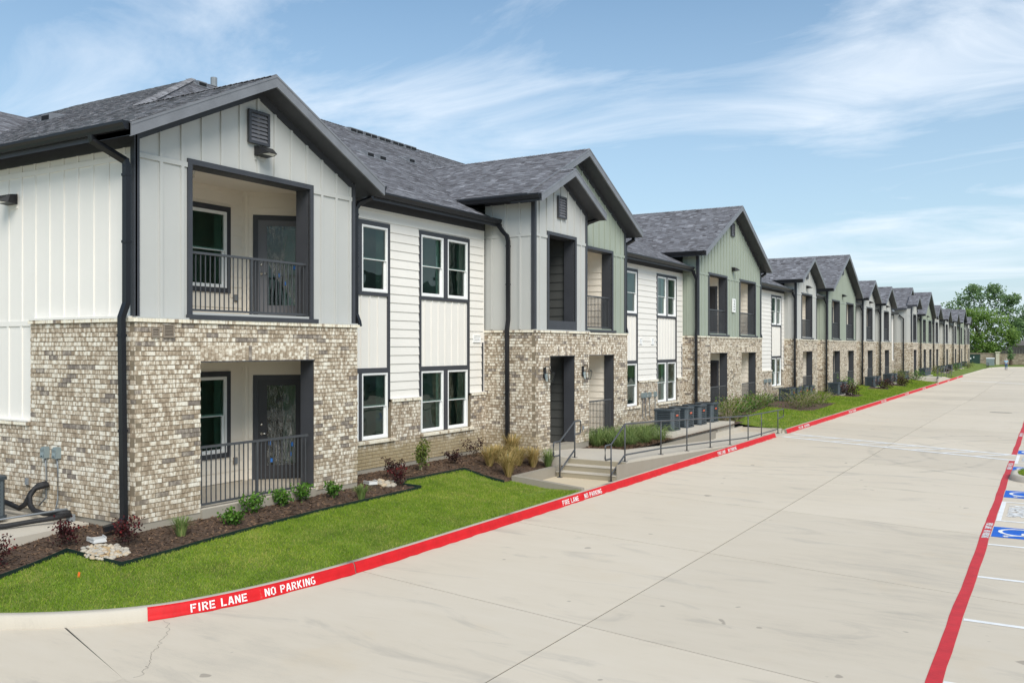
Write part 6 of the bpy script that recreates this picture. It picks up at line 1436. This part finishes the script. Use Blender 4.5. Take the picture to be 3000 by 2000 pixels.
tree('low green trees massed above the distant house', 8.0, 252, -.5, 3, [(-2.6, 0, 6.4, 2.4, 1.9), (0, 0, 7.4, 2.6, 2.0), (3, 0, 6.6, 2.8, 2.2), (6, 0, 8, 3, 2.4), (10, 0, 8, 3, 2.4)], 4600, .42, 'leaf_tree', 4)
tree('small young evergreen tree on the grass before the stone wall', 5.9, 186, -.4, .9, [(0, 0, 1.2, .55, .35), (.1, 0, 1.7, .62, .4), (-.05, 0, 2.3, .45, .4), (0, 0, 2.8, .25, .3)], 1500, .16, 'leaf_tree', 5, None)
for k in range(8): tree(['round tree left of the tall dark tree, hidden by the row', 'tree far behind the row at its end', 'broad tree beyond the fence at right', 'tree right of the street end', 'second tree right of the street end', 'third tree right of the street end', 'tree far to the right of the street', 'outermost tree to the right of the street'][k], [-14, -9, 14, 19, 24, 30, 37, 44][k], [232, 222, 236, 228, 240, 230, 236, 230][k], -.5, 4, [(-2, 0, 6, 2.8, 2.4), (1.5, 0, 7.2, 3, 2.6), (0, 1, 9.2, 2.4, 2)], 1800, .5, 'leaf_tree', 20 + k)
for k in range(2): m = MB(); m.pipe([(4.4 - .2 * k, 226, 5.3 - .9 * k), (14, 228, 5.0 - .9 * k), (30, 229, 5.6 - .9 * k)], .025, 4); tag(m.build('power_line', M['black']), ['upper', 'lower'][k] + ' thin power line above the distant house', 'power line', 'power lines at right')
# the building across the street, outside the frame, that the window panes mirror
op = thing('opposite_building', 'pale two-storey building across the street, mirrored in the window panes', 'building', (36, 40, -.7))
m = MB(); m.box(34, 46, 8, 95, -.8, 6.2); m.build('wall', M['white'], op)
m = MB(); m.raw([(33.4, 7.5, 6.1), (46.6, 7.5, 6.1), (46.6, 95.5, 6.1), (33.4, 95.5, 6.1), (40, 12, 9.2), (40, 91, 9.2)], [(0, 1, 4), (1, 2, 5, 4), (2, 3, 5), (3, 0, 4, 5), (0, 1, 2, 3)]); m.build('roof', M['deck'], op)
for k in range(14):
    y = 11 + k * 6
    for z0 in (.7, 3.9): q = MB(); q.box(33.93, 34.0, y, y + 1.9, z0, z0 + 1.6); wq = q.build('window', M['trim'], op); q = MB(); q.box(33.90, 33.93, y + .1, y + .9, z0 + .1, z0 + 1.5); q.build('pane', M['acdark'], wq); q = MB(); q.box(33.90, 33.93, y + 1.0, y + 1.8, z0 + .1, z0 + 1.5); q.build('pane', M['acdark'], wq)
    if k % 2: q = MB(); q.box(32.9, 34, y + 2.2, y + 5.4, -.8, 6.4); q.build('bay', M['green'] if k % 4 == 1 else M['grey'], op)
# walking person
def person(x, y, z):
    me = bpy.data.meshes.new('body'); V = [(0, 0, .92), (0, 0, 1.12), (0, .01, 1.36), (0, .0, 1.48), (0, .02, 1.56), (-.17, .0, 1.40), (-.25, -.02, 1.15), (-.24, .08, .92), (.17, .0, 1.40), (.25, .02, 1.15), (.24, -.06, .92), (-.10, .0, .88), (-.11, .14, .48), (-.11, -.02, .10), (-.11, .08, .04), (.10, .0, .88), (.11, -.04, .48), (.11, -.28, .14), (.11, -.22, .05)]
    E_ = [(0, 1), (1, 2), (2, 3), (3, 4), (2, 5), (5, 6), (6, 7), (2, 8), (8, 9), (9, 10), (0, 11), (11, 12), (12, 13), (13, 14), (0, 15), (15, 16), (16, 17), (17, 18)]
    rad = [.16, .165, .16, .07, .065, .085, .06, .04, .085, .06, .04, .105, .075, .055, .05, .105, .075, .055, .05]
    o = thing('person', 'person in light blue shirt and jeans walking away at the far end of the street', 'person', (x, y, z))
    def part(name, keep, mat, grow=0.0):
        idx = [i for i in range(len(V)) if i in keep]; mp = {a: b for b, a in enumerate(idx)}; me = bpy.data.meshes.new(name); me.from_pydata([V[i] for i in idx], [(mp[a], mp[b]) for a, b in E_ if a in mp and b in mp], [])
        ob = bpy.data.objects.new(name, me); COL.objects.link(ob); ob.parent = o; md = ob.modifiers.new('skin', 'SKIN'); ob.modifiers.new('sub', 'SUBSURF').levels = 1; ob.modifiers['sub'].render_levels = 1
        for b, a in enumerate(idx): me.skin_vertices[0].data[b].radius = (rad[a] + grow, rad[a] * .8 + grow); me.skin_vertices[0].data[b].use_root = (b == 0)
        me.materials.append(M[mat]); return ob
    part('body', set(range(19)), 'skin'); part('trousers', {0, 11, 12, 13, 15, 16, 17}, 'jeans', .012); part('shirt', {0, 1, 2, 5, 6, 8, 9}, 'shirt', .014)
    bm = bmesh.new(); bmesh.ops.create_uvsphere(bm, u_segments=14, v_segments=10, radius=.105)
    for v in bm.verts: v.co = Vector((v.co.x * .92, v.co.y * 1.05, v.co.z * 1.2)) + Vector((0, .03, 1.63))
    me = bpy.data.meshes.new('head'); bm.to_mesh(me); bm.free(); me.materials.append(M['skin']); h = bpy.data.objects.new('head', me); COL.objects.link(h); h.parent = o
    bm = bmesh.new(); bmesh.ops.create_uvsphere(bm, u_segments=14, v_segments=8, radius=.112)
    for v in bm.verts: v.co = Vector((v.co.x * .94, v.co.y * 1.05, v.co.z * 1.05)) + Vector((0, .01, 1.66))
    me = bpy.data.meshes.new('hair'); bm.to_mesh(me); bm.free(); me.materials.append(M['hair']); h = bpy.data.objects.new('hair', me); COL.objects.link(h); h.parent = o
    for sx, y0, z0 in ((-.11, .12, .03), (.11, -.20, .03)):
        s = MB(); s.hexa([(sx - .05, y0 - .1, z0 - .03), (sx + .05, y0 - .1, z0 - .03), (sx + .045, y0 + .18, z0 - .03), (sx - .045, y0 + .18, z0 - .03), (sx - .04, y0 - .09, z0 + .06), (sx + .04, y0 - .09, z0 + .06), (sx + .04, y0 + .14, z0 + .02), (sx - .04, y0 + .14, z0 + .02)]); local('shoe', s, M['ink'], o)
person(6.39, 153.9, ROAD)
for p in (P_BRICK, P_SHING, P_BOARD, P_BATT, P_BAL, P_SLAT): p.done()
